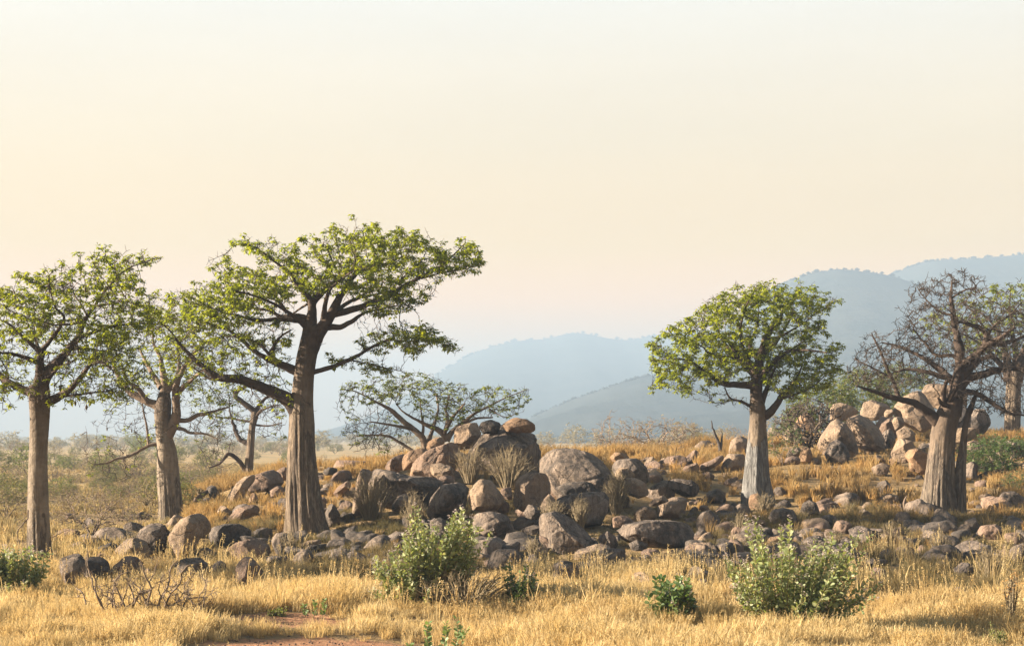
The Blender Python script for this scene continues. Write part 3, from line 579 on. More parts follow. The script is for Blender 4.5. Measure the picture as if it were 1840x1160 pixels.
('L','pink',None,'small pink stone between the loaf-shaped and the reddish boulder',[(538,385),(560,343),(620,338),(653,370),(643,405),(570,410)]),
('D','pink',None,'brown slab half sunk in orange grass left of the main baobab',[(178,815),(230,758),(300,738),(352,745),(332,785),(210,825)]),
('L','grey',None,'low blue-grey stone left of the main baobab foot',[(1278,355),(1320,333),(1400,340),(1403,390),(1300,395)]),
('L','tan',59,'pale root-like stone ledge at the foot of the main baobab',[(1478,275),(1540,243),(1620,233),(1642,252),(1560,275)]),
('L','grey',None,'grey stone in the shade below the right side of the main baobab',[(1668,355),(1690,308),(1750,303),(1803,342),(1780,388),(1690,385)]),
('L','dark',None,'wide dark rubble stone under the pale root-like ledge',[(1498,305),(1540,272),(1650,262),(1662,305),(1560,325)]),
('L','pink',None,'tiny dark red stone on the bare red soil patch, left one',[(1098,738),(1120,720),(1150,730),(1142,748)]),
('L','grey',None,'tiny grey stone on the bare red soil patch, right one',[(1188,733),(1210,715),(1242,737)]),
('D','tan',88,'big smooth tan slab at the left end of the ridge beside the crooked baobab',[(163,725),(200,660),(270,600),(322,588),(320,620),(292,650),(275,695),(210,735)]),
('D','pink',87,'brown slab with a flat sloping top left of the main baobab trunk',[(278,645),(300,600),(410,563),(442,580),(465,625),(442,655),(340,670),(298,695)]),
('D','pink',87.5,'tilted slab directly behind the left side of the main baobab trunk',[(418,575),(470,548),(492,558),(492,625),(450,605)]),
('D','pink',None,'thin slab leaning like a plank left of the ridge',[(-5,735),(50,680),(88,658),(98,672),(60,700),(5,745)]),
('D','dark',None,'dark knob at the upper end of the leaning thin slab',[(85,655),(105,640),(125,645),(147,682),(152,722),(110,725),(98,685)]),
('D','grey',None,'rounded grey stone under the leaning thin slab',[(38,745),(60,705),(110,700),(132,745)]),
('D','orange',None,'small pale upright stone in the orange grass left of the main baobab',[(293,715),(310,678),(332,680),(342,725),(310,735)]),
('D','pink',None,'pink stone touching the left side of the main baobab trunk',[(388,675),(420,643),(470,648),(477,692),(410,700)]),
]
rock_objs = []; FIXED = {i for i, r_ in enumerate(ROCKS) if r_[3].startswith(('big streaked grey dome', 'huge dark grey dome', 'dark overhanging ledge'))}
for i, (c, kind, Y, lab, pts) in enumerate(ROCKS):
    P = px(c, pts); qb = max(p[1] for p in P); cx = sum(p[0] for p in P)/len(P); cq = (qb+min(p[1] for p in P))/2
    w = max(p[0] for p in P)-min(p[0] for p in P); hh = qb-min(p[1] for p in P)
    auto = Y is None
    if auto:
        Yg = hit(cx, qb); Y = Yg
    Wm = [(wx(p[0], Y), wz(p[1], Y)) for p in P]; X0 = wx(cx, Y); Z0 = wz(cq, Y); g0 = float(ground(X0, Y))
    size = (w+hh)/2/FPX*Y; D = size*rnd.uniform(.42, .55)
    if auto: Y = Y+D*.35
    if not auto:
        Yh = hit(cx, qb)+D*.5
        if Yh < Y and i not in FIXED: Y = Yh; Wm = [(wx(p[0], Y), wz(p[1], Y)) for p in P]; X0 = wx(cx, Y); Z0 = wz(cq, Y); g0 = float(ground(X0, Y))
    rad = outline([((a-X0)*1.06, (b-Z0)*1.05) for a, b in Wm])
    big = w > 45
    lowgap = (wz(qb, Y)-g0)
    emb = .18 if auto else (.12 if lowgap < .5 else .02)
    o = link('boulder' if w > 26 else 'stone', rock_mesh('rock', RM[kind], rad, D, i+3, 5 if w > 90 else (4 if w > 30 else 3), rnd.randint(14, 24), .036, emb, rnd.uniform(2.3, 3.0)), None, (X0, Y, Z0))
    tag(o, lab, 'boulder' if w > 26 else 'stone', 'boulders and stones of the granite outcrop'); rock_objs.append(o)

# small loose stones, a few shared shapes
stone_me = {}
for k, (kd, sh) in enumerate([('tan', .7), ('pink', .6), ('grey', .65), ('dark', .6), ('grey', .8), ('tan', .55), ('dark', .75), ('pink', .8), ('orange', .6), ('tan', .85), ('grey', .5), ('pink', .5), ('tan', .65)]):
    stone_me.setdefault(kd, []).append(rock_mesh('loose_stone', RM[kd], (lambda th, sh=sh, k=k: .5/np.sqrt(np.cos(th)**2+(np.sin(th)/sh)**2)*(1+.12*np.sin(2*th+k)+.10*np.sin(3*th+k*2.1)+.05*np.sin(5*th+k*.7))), .42, 500+k, 3, 16, .07, .3, 2.7))
ANCH = [((560,960),'main baobab foot'),((730,850),'long dark grey slab'),((800,790),'sloping pink slab'),((875,890),'yellowish round boulder'),((953,880),'egg-shaped boulder'),((920,800),'big streaked dome'),
 ((1060,850),'huge grey dome'),((1040,925),'flat-topped grey block'),((1015,960),'large rounded boulder with a tuft'),((1185,960),'long flat-lying boulder'),((1012,1030),'low domed rock in the straw'),((912,1010),'smooth dark dome'),
 ((1158,925),'cube-like tan block'),((1215,915),'big tan block'),((1230,875),'wide dark grey rock'),((1290,885),'round black-brown boulder'),((1275,940),'boulder with a bright ridge'),((1360,885),'green baobab foot'),((1455,915),'black dome-shaped boulder'),
 ((1420,935),'low dark boulder'),((1500,800),'tall pointed boulder'),((1550,780),'broad shadowed boulder'),((1625,820),'squat rolled boulder'),((1650,830),'overhanging orange block'),((1700,915),'bare baobab foot'),((1800,800),'broad slab at the right edge'),
 ((1700,995),'low domed boulder at the lower right'),((1590,890),'dark ridged stone'),((1310,800),'balanced square block'),((1430,1040),'right-hand flowering shrub'),((780,1010),'tall flowering shrub'),((1235,830),'pink ledge on the sandy rise'),
 ((125,1020),'leftmost dark boulder'),((195,1020),'reddish brown boulder'),((335,960),'tallest leaning boulder'),((275,965),'boulder with the bright left face'),((340,1025),'loaf-shaped boulder'),((445,1025),'tooth-shaped rock'),((405,960),'black overhanging boulder'),
 ((508,975),'rounded grey boulder by the trunk'),((455,985),'long smooth brown boulder'),((365,895),'leaning thin slab'),((470,870),'brown slab of the left ridge'),((430,920),'half sunk brown slab'),((660,840),'flat ridge ledge'),((1760,950),'flat rock with a pink end')]
def where(p, mn, w, noun):
    col = {'granite_tan': 'tan', 'granite_pink': 'pinkish', 'granite_orange': 'orange', 'granite_grey': 'grey', 'granite_dark': 'blackish'}.get(mn, 'grey')
    b = min(ANCH, key=lambda a: math.hypot(a[0][0]-p[0], (a[0][1]-p[1])*1.3)); dx, dy = p[0]-b[0][0], p[1]-b[0][1]; d = math.hypot(dx, dy)
    di = ('right of' if dx > 0 else 'left of') if abs(dx) > abs(dy)*2 else (('below' if dy > 0 else 'above') if abs(dy) > abs(dx)*2 else (('lower ' if dy > 0 else 'upper ')+('right of' if dx > 0 else 'left of')))
    di = ('just ' if d < 22 else '' if d < 50 else 'some way ')+di
    return '%s %s %s %s the %s' % ('small' if w < 26 else 'medium-sized' if w < 36 else 'larger' if w < 52 else 'big', col, noun, di, b[1])
SMALL = {}; CAND = []
def in_poly1(x, y, poly):
    c = False
    for i in range(len(poly)):
        (x1, y1), (x2, y2) = poly[i], poly[(i+1) % len(poly)]
        if (y1 > y) != (y2 > y) and x < (x2-x1)*(y-y1)/(y2-y1)+x1: c = not c
    return c
NPOLY = [[tuple(p[:2]) for p in px(r_[0], r_[4])] for r_ in ROCKS]
ZONES = [
 ((860, 1260, 975, 1045), 46, ('grey', 'tan', 'dark', 'pink'), (.6, 1.5), 'stone at the low front of the outcrop'),
 ((1240, 1560, 955, 1030), 24, ('grey', 'pink', 'dark'), (.5, 1.2), 'stone at the low front right of the outcrop'),
 ((120, 400, 930, 1030), 26, ('tan', 'grey', 'pink'), (.6, 1.5), 'brown boulder of the left group'),
 ((1180, 1840, 900, 1010), 60, ('grey', 'tan', 'pink', 'grey'), (.6, 1.5), 'boulder of the rubble field at the right'),
 ((820, 1150, 840, 930), 24, ('tan', 'grey', 'pink'), (.8, 1.9), 'block of the central pile'),
 ((560, 800, 955, 1012), 44, ('dark', 'dark', 'grey'), (.22, .8), 'small dark stone in the shaded rubble right of the main baobab foot'),
 ((1250, 1840, 930, 1010), 70, ('grey', 'dark', 'pink', 'grey'), (.18, .6), 'small stone strewn over the shaded slope below the bare baobab'),
 ((1380, 1660, 850, 925), 12, ('pink', 'grey', 'tan'), (.18, .5), 'small stone in the sunny grass between the green and the bare baobab'),
 ((1140, 1340, 835, 930), 26, ('tan', 'pink', 'grey'), (.2, .6), 'small stone on the grassy slope left of the green baobab'),
 ((380, 520, 870, 950), 10, ('pink', 'tan', 'grey'), (.2, .55), 'small stone in the orange grass left of the main baobab'),
 ((850, 1250, 965, 1050), 46, ('grey', 'grey', 'dark', 'pink'), (.25, .75), 'small grey stone at the foot of the central outcrop'),
 ((1120, 1340, 900, 985), 28, ('tan', 'pink', 'grey'), (.25, .7), 'small stone right of the long flat-lying boulder'),
 ((1690, 1840, 800, 890), 26, ('grey', 'pink', 'tan'), (.3, .9), 'stone on the slope behind the bare baobab at the right edge'),
 ((1400, 1680, 780, 850), 22, ('grey', 'tan', 'dark'), (.3, .8), 'stone at the foot of the right-hand pile'),
 ((1730, 1840, 890, 1000), 20, ('grey', 'dark', 'pink'), (.3, .8), 'stone near the right edge beside the bare baobab roots'),
 ((100, 560, 985, 1035), 22, ('grey', 'dark', 'pink'), (.18, .5), 'small stone in the straw grass among the left boulders'),
 ((590, 700, 820, 900), 16, ('pink', 'grey'), (.25, .7), 'stone on the grassy slope right of the main baobab trunk'),
 ((780, 1130, 800, 960), 80, ('grey', 'dark', 'pink', 'tan'), (.6, 1.8), 'stone filling a gap in the central pile'),
 ((600, 800, 900, 990), 26, ('dark', 'grey', 'dark'), (.5, 1.2), 'dark stone in the shade between the main baobab and the long dark slab'),
 ((880, 1250, 940, 1000), 36, ('grey', 'dark', 'grey'), (.6, 1.5), 'grey stone piled along the foot of the central outcrop'),
 ((120, 560, 955, 1020), 34, ('grey', 'tan', 'pink', 'dark'), (.5, 1.2), 'brown stone jammed among the left group of boulders'),
 ((400, 700, 850, 940), 30, ('tan', 'pink', 'grey'), (.5, 1.3), 'stone on the sunny shoulder between the left ridge and the main baobab'),
 ((1130, 1500, 900, 1000), 44, ('grey', 'tan', 'pink', 'grey'), (.5, 1.3), 'stone of the rubble field below the green baobab'),
 ((1500, 1860, 935, 1010), 34, ('grey', 'dark', 'pink'), (.5, 1.1), 'stone of the rubble field below the bare baobab'),
 ((1700, 1860, 790, 860), 22, ('grey', 'tan', 'pink'), (.7, 1.6), 'boulder on the slope between the bare baobab and the right edge'),
 ((1140, 1340, 800, 880), 24, ('tan', 'pink', 'tan'), (.6, 1.4), 'boulder on the sandy rise left of the green baobab'),
 ((1420, 1700, 740, 815), 46, ('tan', 'grey', 'tan'), (.8, 2.0), 'boulder filling a gap in the right-hand pile')]
for (x0, x1, y0, y1), n, kinds, (s0, s1), lab in ZONES:
    for _ in range(int(n*1.6)):
        p, q = rnd.uniform(x0, x1), rnd.uniform(y0, y1); Y = hit(p, q); X = wx(p, Y)
        me_ = rnd.choice(stone_me[rnd.choice(kinds)]); s = s0+(s1-s0)*rnd.random()**2; hp = s*FPX/Y
        if any(in_poly1(p, q-hp*k_, pl) for pl in NPOLY for k_ in (0, .45)) and rnd.random() < .93: continue
        sc_ = (s*rnd.uniform(.8, 1.4), s*rnd.uniform(.8, 1.3), s*rnd.uniform(.7, 1.2)); ro = (rnd.uniform(-.3, .3), rnd.uniform(-.3, .3), rnd.uniform(0, 6.28)); lo = (X, Y, float(ground(X, Y))+.03)
        CAND.append((s*FPX/Y, me_, sc_, ro, lo, s, X, Y))
CAND.sort(key=lambda t: -t[0])
for rank, (_w, me_, sc_, ro, lo, s, X, Y) in enumerate(CAND):
        if rank >= 175: SMALL.setdefault(me_.materials[0].name, []).append((me_, sc_, ro, lo)); continue
        o = link('boulder' if s*FPX/Y > 30 else 'stone', me_, None, lo); o.scale = sc_; o.rotation_euler = ro
        pj = (920+X/Y*FPX, HOR-(lo[2]-CH)/Y*FPX); tag(o, where(pj, me_.materials[0].name, sc_[0]*FPX/Y, 'boulder' if s*FPX/Y > 30 else 'stone'), 'stone', 'loose stones of the granite outcrop')
from mathutils import Matrix, Euler
VV, FF, MI, mats_, off = [], [], [], [], 0
for mn, L in SMALL.items():
    mats_.append(bpy.data.materials[mn])
    for me_, sc_, ro, lo in L:
        v = np.zeros(len(me_.vertices)*3, np.float32); me_.vertices.foreach_get('co', v); v = v.reshape(-1, 3); f = np.zeros(len(me_.loops), np.int32); me_.loops.foreach_get('vertex_index', f)
        Mx = np.array(Euler(ro).to_matrix()); VV.append((v*sc_)@Mx.T+lo); FF.append(f.reshape(-1, 3)+off); MI += [len(mats_)-1]*(len(f)//3); off += len(v)
o = link('rubble', mesh_from('rubble', np.concatenate(VV), [np.concatenate(FF)], mats_, True, None, MI)); tag(o, 'loose small rubble strewn between the boulders and over the slopes', 'rubble', kind='stuff')
# ------------------------------------------------------------------ trees
def catmull(P, n=6):
    P = np.asarray(P, float)
    if len(P) < 3: return P
    Q = np.vstack([2*P[0]-P[1], P, 2*P[-1]-P[-2]]); out = []
    for i in range(1, len(Q)-2):
        for t in np.linspace(0, 1, n, endpoint=False):
            a, b, c, d = Q[i-1], Q[i], Q[i+1], Q[i+2]
            out.append(.5*((2*b)+(c-a)*t+(2*a-5*b+4*c-d)*t*t+(3*b-3*c+d-a)*t**3))
    out.append(Q[-2]); return np.array(out)
def tube(path, sides=10, rough=.08, seed=0):
    """path (n,4): x y z radius -> verts, quads"""
    p = path[:, :3]; r = path[:, 3]; n = len(p); T = np.gradient(p, axis=0); T /= np.maximum(np.linalg.norm(T, axis=1)[:, None], 1e-9)
    A = np.cross(T, (0, 1, 0.05)); A /= np.maximum(np.linalg.norm(A, axis=1)[:, None], 1e-6); B = np.cross(T, A)
    th = np.arange(sides)/sides*2*math.pi; V = np.zeros((n, sides, 3))
    L = np.concatenate([[0], np.cumsum(np.linalg.norm(np.diff(p, axis=0), axis=1))])
    for j, a in enumerate(th):
        k = 1+rough*np.array([noise.noise(Vector((math.cos(a)*1.3+seed, math.sin(a)*1.3, l/max(r.max(), .02)*.35))) for l in L])*1.6
        V[:, j] = p+(A*math.cos(a)+B*math.sin(a))*(r*k)[:, None]
    a = np.arange(n-1)[:, None]*sides+np.arange(sides)[None, :]; b = np.arange(n-1)[:, None]*sides+(np.arange(sides)[None, :]+1) % sides
    F = np.stack([a, b, b+sides, a+sides], -1).reshape(-1, 4)
    V = np.concatenate([V.reshape(-1, 3), p[-1:]+T[-1:]*r[-1]]); tip = len(V)-1; base = (n-1)*sides
    F3 = np.array([(base+j, base+(j+1) % sides, tip) for j in range(sides)])
    return V, F, F3
def segs(A, B, ra, rb, sides=3):
    """many little prisms from A to B"""
    n = len(A); T = B-A; T /= np.maximum(np.linalg.norm(T, axis=1)[:, None], 1e-9)
    ref = np.where(np.abs(T[:, 1:2]) > .9, np.array([[1., 0, 0]]), np.array([[0, 1., 0]])); U = np.cross(T, ref); U /= np.linalg.norm(U, axis=1)[:, None]; W = np.cross(T, U)
    V = np.zeros((n, 2, sides, 3))
    for j in range(sides):
        a = j/sides*2*math.pi; d = U*math.cos(a)+W*math.sin(a)
        V[:, 0, j] = A+d*ra[:, None]; V[:, 1, j] = B+d*rb[:, None]
    b = (np.arange(n)*2*sides)[:, None]; j = np.arange(sides)[None, :]; k = (j+1) % sides
    F = np.stack([b+j, b+k, b+sides+k, b+sides+j], -1).reshape(-1, 4)
    return V.reshape(-1, 3), F
def in_poly(x, y, poly):
    c = np.zeros(len(x), bool); n = len(poly)
    for i in range(n):
        x1, y1 = poly[i][:2]; x2, y2 = poly[(i+1) % n][:2]
        if y1 == y2: continue
        c ^= ((y1 > y) != (y2 > y)) & (x < (x2-x1)*(y-y1)/(y2-y1)+x1)
    return c
def sample_poly(poly, n, g):
    P = np.array([p[:2] for p in poly]); lo, hi = P.min(0), P.max(0); out = np.zeros((0, 2))
    while len(out) < n:
        q = g.uniform(lo, hi, (n*3, 2)); out = np.vstack([out, q[in_poly(q[:, 0], q[:, 1], poly)]])
    return out[:n]
def colonize(seed_p, attr, step, kill, infl, iters, g, jit=.3, grav=0.0):
    N = [p for p in seed_p]; par = [-1]*len(N); kids = np.zeros(60000, int)
    P = np.array(N); d = np.full(len(attr), 1e9); ni = np.zeros(len(attr), int)
    def upd(lo):
        Q = P[lo:]
        for s in range(0, len(Q), 400):
            q = Q[s:s+400]; D2 = ((attr[:, None, :]-q[None])**2).sum(-1); m = D2.argmin(1); v = D2[np.arange(len(attr)), m]
            b = v < d; d[b] = v[b]; ni[b] = lo+s+m[b]
    upd(0)
    for it in range(iters):
        alive = d > kill**2; attr, d, ni = attr[alive], d[alive], ni[alive]
        if not len(attr): break
        act = d < infl**2
        if not act.any(): act = d <= d.min()*1.5
        u, inv = np.unique(ni[act], return_inverse=True); D = attr[act]-P[ni[act]]; D /= np.linalg.norm(D, axis=1)[:, None]
        S = np.zeros((len(u), 3)); np.add.at(S, inv, D); S /= np.maximum(np.linalg.norm(S, axis=1)[:, None], 1e-6)
        S = S+g.normal(0, jit, S.shape); S[:, 2] += grav; S /= np.linalg.norm(S, axis=1)[:, None]
        ok = kids[u] < 3; u, S = u[ok], S[ok]
        if not len(u): break
        new = P[u]+S*step; kids[u] += 1; lo = len(P); P = np.vstack([P, new]); par += list(u); upd(lo)
        if len(P) > 20000: break
    return P, np.array(par)
def leaf_clusters(C, size, g, n=7, droop=.35, width=.38, up=None):
    """palmate leaves: n drooping leaflets round every centre"""
    m = len(C); C = np.repeat(C, n, 0); k = np.tile(np.arange(n), m); a = k/n*2*math.pi+np.repeat(g.uniform(0, 6.28, m), n)+g.normal(0, .25, m*n)
    L = size*np.repeat(g.uniform(.65, 1.25, m), n)*g.uniform(.8, 1.15, m*n)
    el = -droop+g.normal(0, .35, m*n); d = np.stack([np.cos(a)*np.cos(el), np.sin(a)*np.cos(el), np.sin(el)], -1)
    tilt = np.repeat(g.normal(0, .35, (m, 3)), n, 0); d += tilt*.5; d /= np.linalg.norm(d, axis=1)[:, None]
    s = np.cross(d, (0, 0, 1.)); s /= np.maximum(np.linalg.norm(s, axis=1)[:, None], 1e-6); s += g.normal(0, .25, s.shape)
    b = C+d*(L*.12)[:, None]; mid = C+d*(L*.62)[:, None]+(0, 0, .0)+np.stack([0*L, 0*L, L*.08], -1); tip = C+d*L[:, None]-np.stack([0*L, 0*L, L*.1], -1)
    V = np.stack([b, mid-s*(L*width*.5)[:, None], tip, mid+s*(L*width*.5)[:, None]], 1).reshape(-1, 3)
    F = np.arange(len(V)).reshape(-1, 4); var = np.repeat(np.repeat(g.uniform(0, 1, m), n)*.75+g.uniform(0, .25, m*n), 4)
    return V, F, var

def trunk_mesh(name, prof, Y, material, base, seed, flute=.12, fh=3.0, sides=96, ysq=.95, lump=.05):
    """prof: (row, left, right) in photo pixels from bottom to top"""
    prof = np.array(prof, float); q = np.linspace(prof[0, 0], prof[-1, 0], 90); l = np.interp(-q, -prof[:, 0], prof[:, 1]); r = np.interp(-q, -prof[:, 0], prof[:, 2])
    l, r = _blur(l[None], 1, 1.6)[0], _blur(r[None], 1, 1.6)[0]
    z = wz(q, Y); z = np.concatenate([[z[0]-.5], z]); l = np.concatenate([[l[0]], l]); r = np.concatenate([[r[0]], r]); n = len(z)
    cx = wx((l+r)/2, Y); R_ = (r-l)/2/FPX*Y; h = z-(z[1]); V = np.zeros((n, sides, 3)); H = np.zeros((n, sides))
    for i in range(n):
        fl = flute*(1-min(max(h[i]/fh, 0), 1))**.8+.012
        for j in range(sides):
            a = j/sides*2*math.pi; c, s = math.cos(a), math.sin(a)
            rid = noise.noise(Vector((c*3.4+seed, s*3.4, z[i]*.16)))*1.5+noise.noise(Vector((c*8.5+seed, s*8.5, z[i]*.3)))*.8+noise.noise(Vector((c*19+seed, s*19, z[i]*.5)))*.4
            lp = noise.noise(Vector((c*1.2+seed, s*1.2, z[i]*.8)))
            sh = noise.noise(Vector((c*6+seed*2, s*6, z[i]*1.4)))*.02*(1 if h[i] < fh else .25)
            rr = R_[i]*(1+fl*(rid-.25)+lump*lp+sh)
            V[i, j] = (cx[i]+rr*c-base[0], rr*s*ysq, z[i]-base[2]); H[i, j] = h[i]
    a = np.arange(n-1)[:, None]*sides+np.arange(sides)[None, :]; b = np.arange(n-1)[:, None]*sides+(np.arange(sides)[None, :]+1) % sides
    F = np.stack([a, b, b+sides, a+sides], -1).reshape(-1, 4)
    VV = np.vstack([V.reshape(-1, 3), [[cx[-1]-base[0], 0, z[-1]-base[2]+R_[-1]*.5]]]); t = len(VV)-1; bb = (n-1)*sides
    F3 = np.array([(bb+j, bb+(j+1) % sides, t) for j in range(sides)])
    return mesh_from(name, VV, [F, F3], [material], True, {'h': np.append(H.ravel(), h[-1])})

def tree(name, label, cat, group, basepx, Y, trunks, limbs, crowns, M_bark, seed, leaf=.2, leafmat=None, step=.24, r0=.0085, limbmat=None, flute=.12, fh=3.0, spurs=.5, depth_limbs=(), dmax=None, leafn=8, extra_droop=0, pods=0, kill=1.35, infl=9, grav=.0, keep=.5, jit=.32, twigmat=None, lump=.075, limbrough=.13, nsp=1):
    g = np.random.default_rng(seed); r_ = random.Random(seed)
    X0 = wx(basepx[0], Y); Z0 = wz(basepx[1], Y); base = np.array((X0, Y, Z0))
    root = empty(name, base); tag(root, label, cat, group)
    for ti, prof in enumerate(trunks):
        link('trunk', trunk_mesh('trunk', prof, Y, M_bark, base, seed+ti*5.3, flute, fh, lump=lump), root)
    seeds, srad = [], []
    for li, lm in enumerate(limbs):
        c, dy, pts = lm[:3]; P = px(c, pts); s_ = CROP[c][2]
        n = len(P); Lc = np.concatenate([[0], np.cumsum([math.hypot(P[i+1][0]-P[i][0], P[i+1][1]-P[i][1]) for i in range(n-1)])]); Lc = Lc/Lc[-1]
        W = np.array([(wx(p[0], Y)-X0, dy*t**1.2, wz(p[1], Y)-Z0, p[2]/s_/2/FPX*Y) for p, t in zip(P, Lc)])
        C = catmull(W, 7); C[:, 3] = np.maximum(C[:, 3], .012)
        wob = np.array([[noise.noise(Vector((li*3.1+seed, k*.33, 0))), noise.noise(Vector((li*3.1+seed, k*.33, 7))), noise.noise(Vector((li*3.1+seed, k*.33, 3)))] for k in range(len(C))])
        C[:, :3] += wob*np.minimum(C[:, 3:4]*.6, .08)*np.linspace(0, 1, len(C))[:, None]
        V, F, F3 = tube(C, 12 if C[0, 3] > .08 else 8, limbrough, seed+li)
        mm = limbmat or M_bark
        link('limb', mesh_from('limb', V, [F, F3], [mm], True, {'h': np.full(len(V), 30.)}), root)
        Ls = np.concatenate([[0], np.cumsum(np.linalg.norm(np.diff(C[:, :3], axis=0), axis=1))]); k = np.arange(Ls[-1]*.22, Ls[-1], step*.7)
        for q in k: seeds.append([np.interp(q, Ls, C[:, j]) for j in range(3)]); srad.append(np.interp(q, Ls, C[:, 3]))
        seeds.append(C[-1, :3]); srad.append(C[-1, 3])
    seeds = np.array(seeds); srad = np.array(srad)
    A = []; zones = []
    for cw in crowns:
        c, n, lp, dd, poly = cw; P = px(c, poly); q = sample_poly([p[:2] for p in P], n, g)
        xs = [p[0] for p in P]; xc = (min(xs)+max(xs))/2; hw = (max(xs)-min(xs))/2; T = dd*np.sqrt(np.maximum(0.06, 1-((q[:, 0]-xc)/hw)**2))
        A.append(np.stack([wx(q[:, 0], Y)-X0, g.uniform(-1, 1, n)*T, wz(q[:, 1], Y)-Z0], -1)); zones.append(([p[:2] for p in P], lp))
    A = np.concatenate(A)
    P, par = colonize(seeds, A, step, step*kill, step*infl, 90, g, jit, grav)
    nS = len(seeds); n = len(P); acc = np.zeros(n); has = np.zeros(n, bool)
    for i in range(n-1, nS-1, -1):
        if acc[i] == 0: acc[i] = r0**2.25
        if par[i] >= nS or True: acc[par[i]] += acc[i]; has[par[i]] = True
    rad = acc**(1/2.25); rad[:nS] = srad
    ch = np.arange(nS, n); pa = par[ch]; rp = np.minimum(np.where(pa < nS, np.minimum(rad[ch]*1.15, srad[np.minimum(pa, nS-1)]), rad[pa]), .10); rc = np.minimum(rad[ch], .10)
    SA, SB, RA, RB = [P[pa]], [P[ch]], [rp], [rc]
    tips = ch[~has[ch]]; outer = ch[rad[ch] < r0*2.3]
    # short spurs
    outer_ = outer; oo = np.tile(outer, nsp); o = oo[g.random(len(oo)) < spurs]; d = g.normal(0, 1, (len(o), 3)); d[:, 2] += .25-extra_droop; d /= np.linalg.norm(d, axis=1)[:, None]
    e = P[o]+d*(step*g.uniform(.5, 1.2, len(o)))[:, None]; SA.append(P[o]); SB.append(e); RA.append(np.full(len(o), r0)); RB.append(np.full(len(o), r0*.6))
    A_, B_, a_, b_ = np.concatenate(SA), np.concatenate(SB), np.concatenate(RA), np.concatenate(RB)
    V, F = segs(A_, B_, a_, b_, 3)
    t = link('twigs', mesh_from('twigs', V, [F], [twigmat or M_twig]), root); t['kind'] = 'stuff'
    # leaves
    C = np.concatenate([P[tips]+(0, 0, .03), e[g.random(len(e)) < .55]+(0, 0, .02)]); U = (C[:, 0]+X0)/Y*FPX+920; Q = HOR-(C[:, 2]+Z0-CH)/Y*FPX
    pr = np.zeros(len(C))
    for poly, lp in zones: k = in_poly(U, Q, poly); pr[k] = np.maximum(pr[k], lp)
    pn = np.array([noise.noise(Vector(c)*.55+Vector((seed, 0, 0))) for c in C]); pr = pr*np.clip(1+pn*1.5, .2, 1.6)
    keepm = g.random(len(C)) < pr; C = C[keepm]
    if leafmat and len(C):
        C = np.concatenate([C, C[g.random(len(C)) < keep]+g.normal(0, leaf*.55, (int(0) or 1, 3))]) if False else C
        ex_ = C[g.random(len(C)) < keep]; C = np.concatenate([C, ex_+g.normal(0, leaf*.4, ex_.shape)])
        V, F, var = leaf_clusters(C, leaf, g, leafn)
        f = link('foliage', mesh_from('foliage', V, [F], [leafmat], False, {'var': var}), root); f['kind'] = 'stuff'
    if pods:
        pk = outer[g.choice(len(outer), pods, replace=False)]
        for i in pk:
            p = P[i]; L = r_.uniform(.08, .3); s = r_.uniform(.03, .042)
            path = np.array([(p[0], p[1], p[2], .006), (p[0], p[1], p[2]-L, .006), (p[0], p[1], p[2]-L-.02, s*.4), (p[0], p[1], p[2]-L-.06, s), (p[0], p[1], p[2]-L-.12, s*.9), (p[0], p[1], p[2]-L-.17, s*.3)])
            V, F, F3 = tube(path, 7, .05, i); link('seed_pod', mesh_from('seed_pod', V, [F, F3], [M_pod], True), root)
    print(label[:30], 'nodes', n, 'clusters', len(C))
    return root

# ---- left baobab
cc = lambda c, rows: [px(c, [(a, q)])[0][1:2]+(px(c, [(a, q)])[0][0], px(c, [(b, q)])[0][0]) for q, a, b in rows]
T1 = cc('C', [(880,114,234),(840,118,232),(780,120,226),(700,120,220),(600,120,214),(500,122,211),(400,124,207),(300,128,206),(200,131,211),(150,130,214),(110,126,216),(70,122,218),(30,128,212)])
L1 = [('A', 1.2, [(240,1130,66),(210,1100,66),(150,1080,58),(60,1040,50),(-30,990,40),(-150,900,30),(-260,860,18)]),
 ('A', -.5, [(275,1110,110),(282,1020,92),(285,940,66),(287,880,54),(288,820,46),(230,770,30),(160,700,22),(100,640,16),(20,600,10),(-60,580,6)]),
 ('A', -1.0, [(290,850,40),(305,800,36),(350,755,30),(420,680,24),(480,590,18),(430,520,13),(415,420,8)]),
 ('A', 1.2, [(270,800,22),(222,720,16),(190,640,10),(160,560,6)]),
 ('A', .6, [(270,1100,120),(320,990,86),(400,890,58),(470,800,50),(530,720,40),(560,640,34),(585,580,28),(640,500,22),(700,400,18),(780,310,16),(850,240,10),(960,190,7),(1060,150,4)]),
 ('A', 1.6, [(545,725,26),(640,680,22),(740,640,20),(850,615,16),(980,605,12),(1100,615,8)]),
 ('A', -1.2, [(570,615,20),(480,635,14),(400,640,9),(330,610,6)]),
 ('A', -.9, [(650,500,14),(780,492,12),(900,480,9),(1000,510,5)]),
 ('A', .8, [(600,560,14),(550,480,12),(495,420,11),(450,330,7),(430,290,4)]),
 ('A', .5, [(720,370,11),(660,285,7),(640,230,4)]), ('A', .3, [(730,370,10),(860,365,7),(960,388,4)]),
 ('A', -1.4, [(300,1170,90),(380,1150,62),(440,1120,50),(510,1080,42),(600,1000,34),(680,920,24),(760,905,16),(860,960,9)]),
 ('A', .9, [(430,1130,20),(560,1110,14),(700,1090,9),(820,1100,5)]),
 ('A', -1.2, [(300,1000,30),(360,980,22),(440,930,16),(540,900,10),(620,880,6)]),
 ('A', -2.6, [(280,900,40),(200,860,28),(120,840,18),(40,850,10),(-40,870,6)]),
 ('A', 2.8, [(300,950,36),(420,800,24),(520,780,16),(620,790,10),(720,760,6)])]
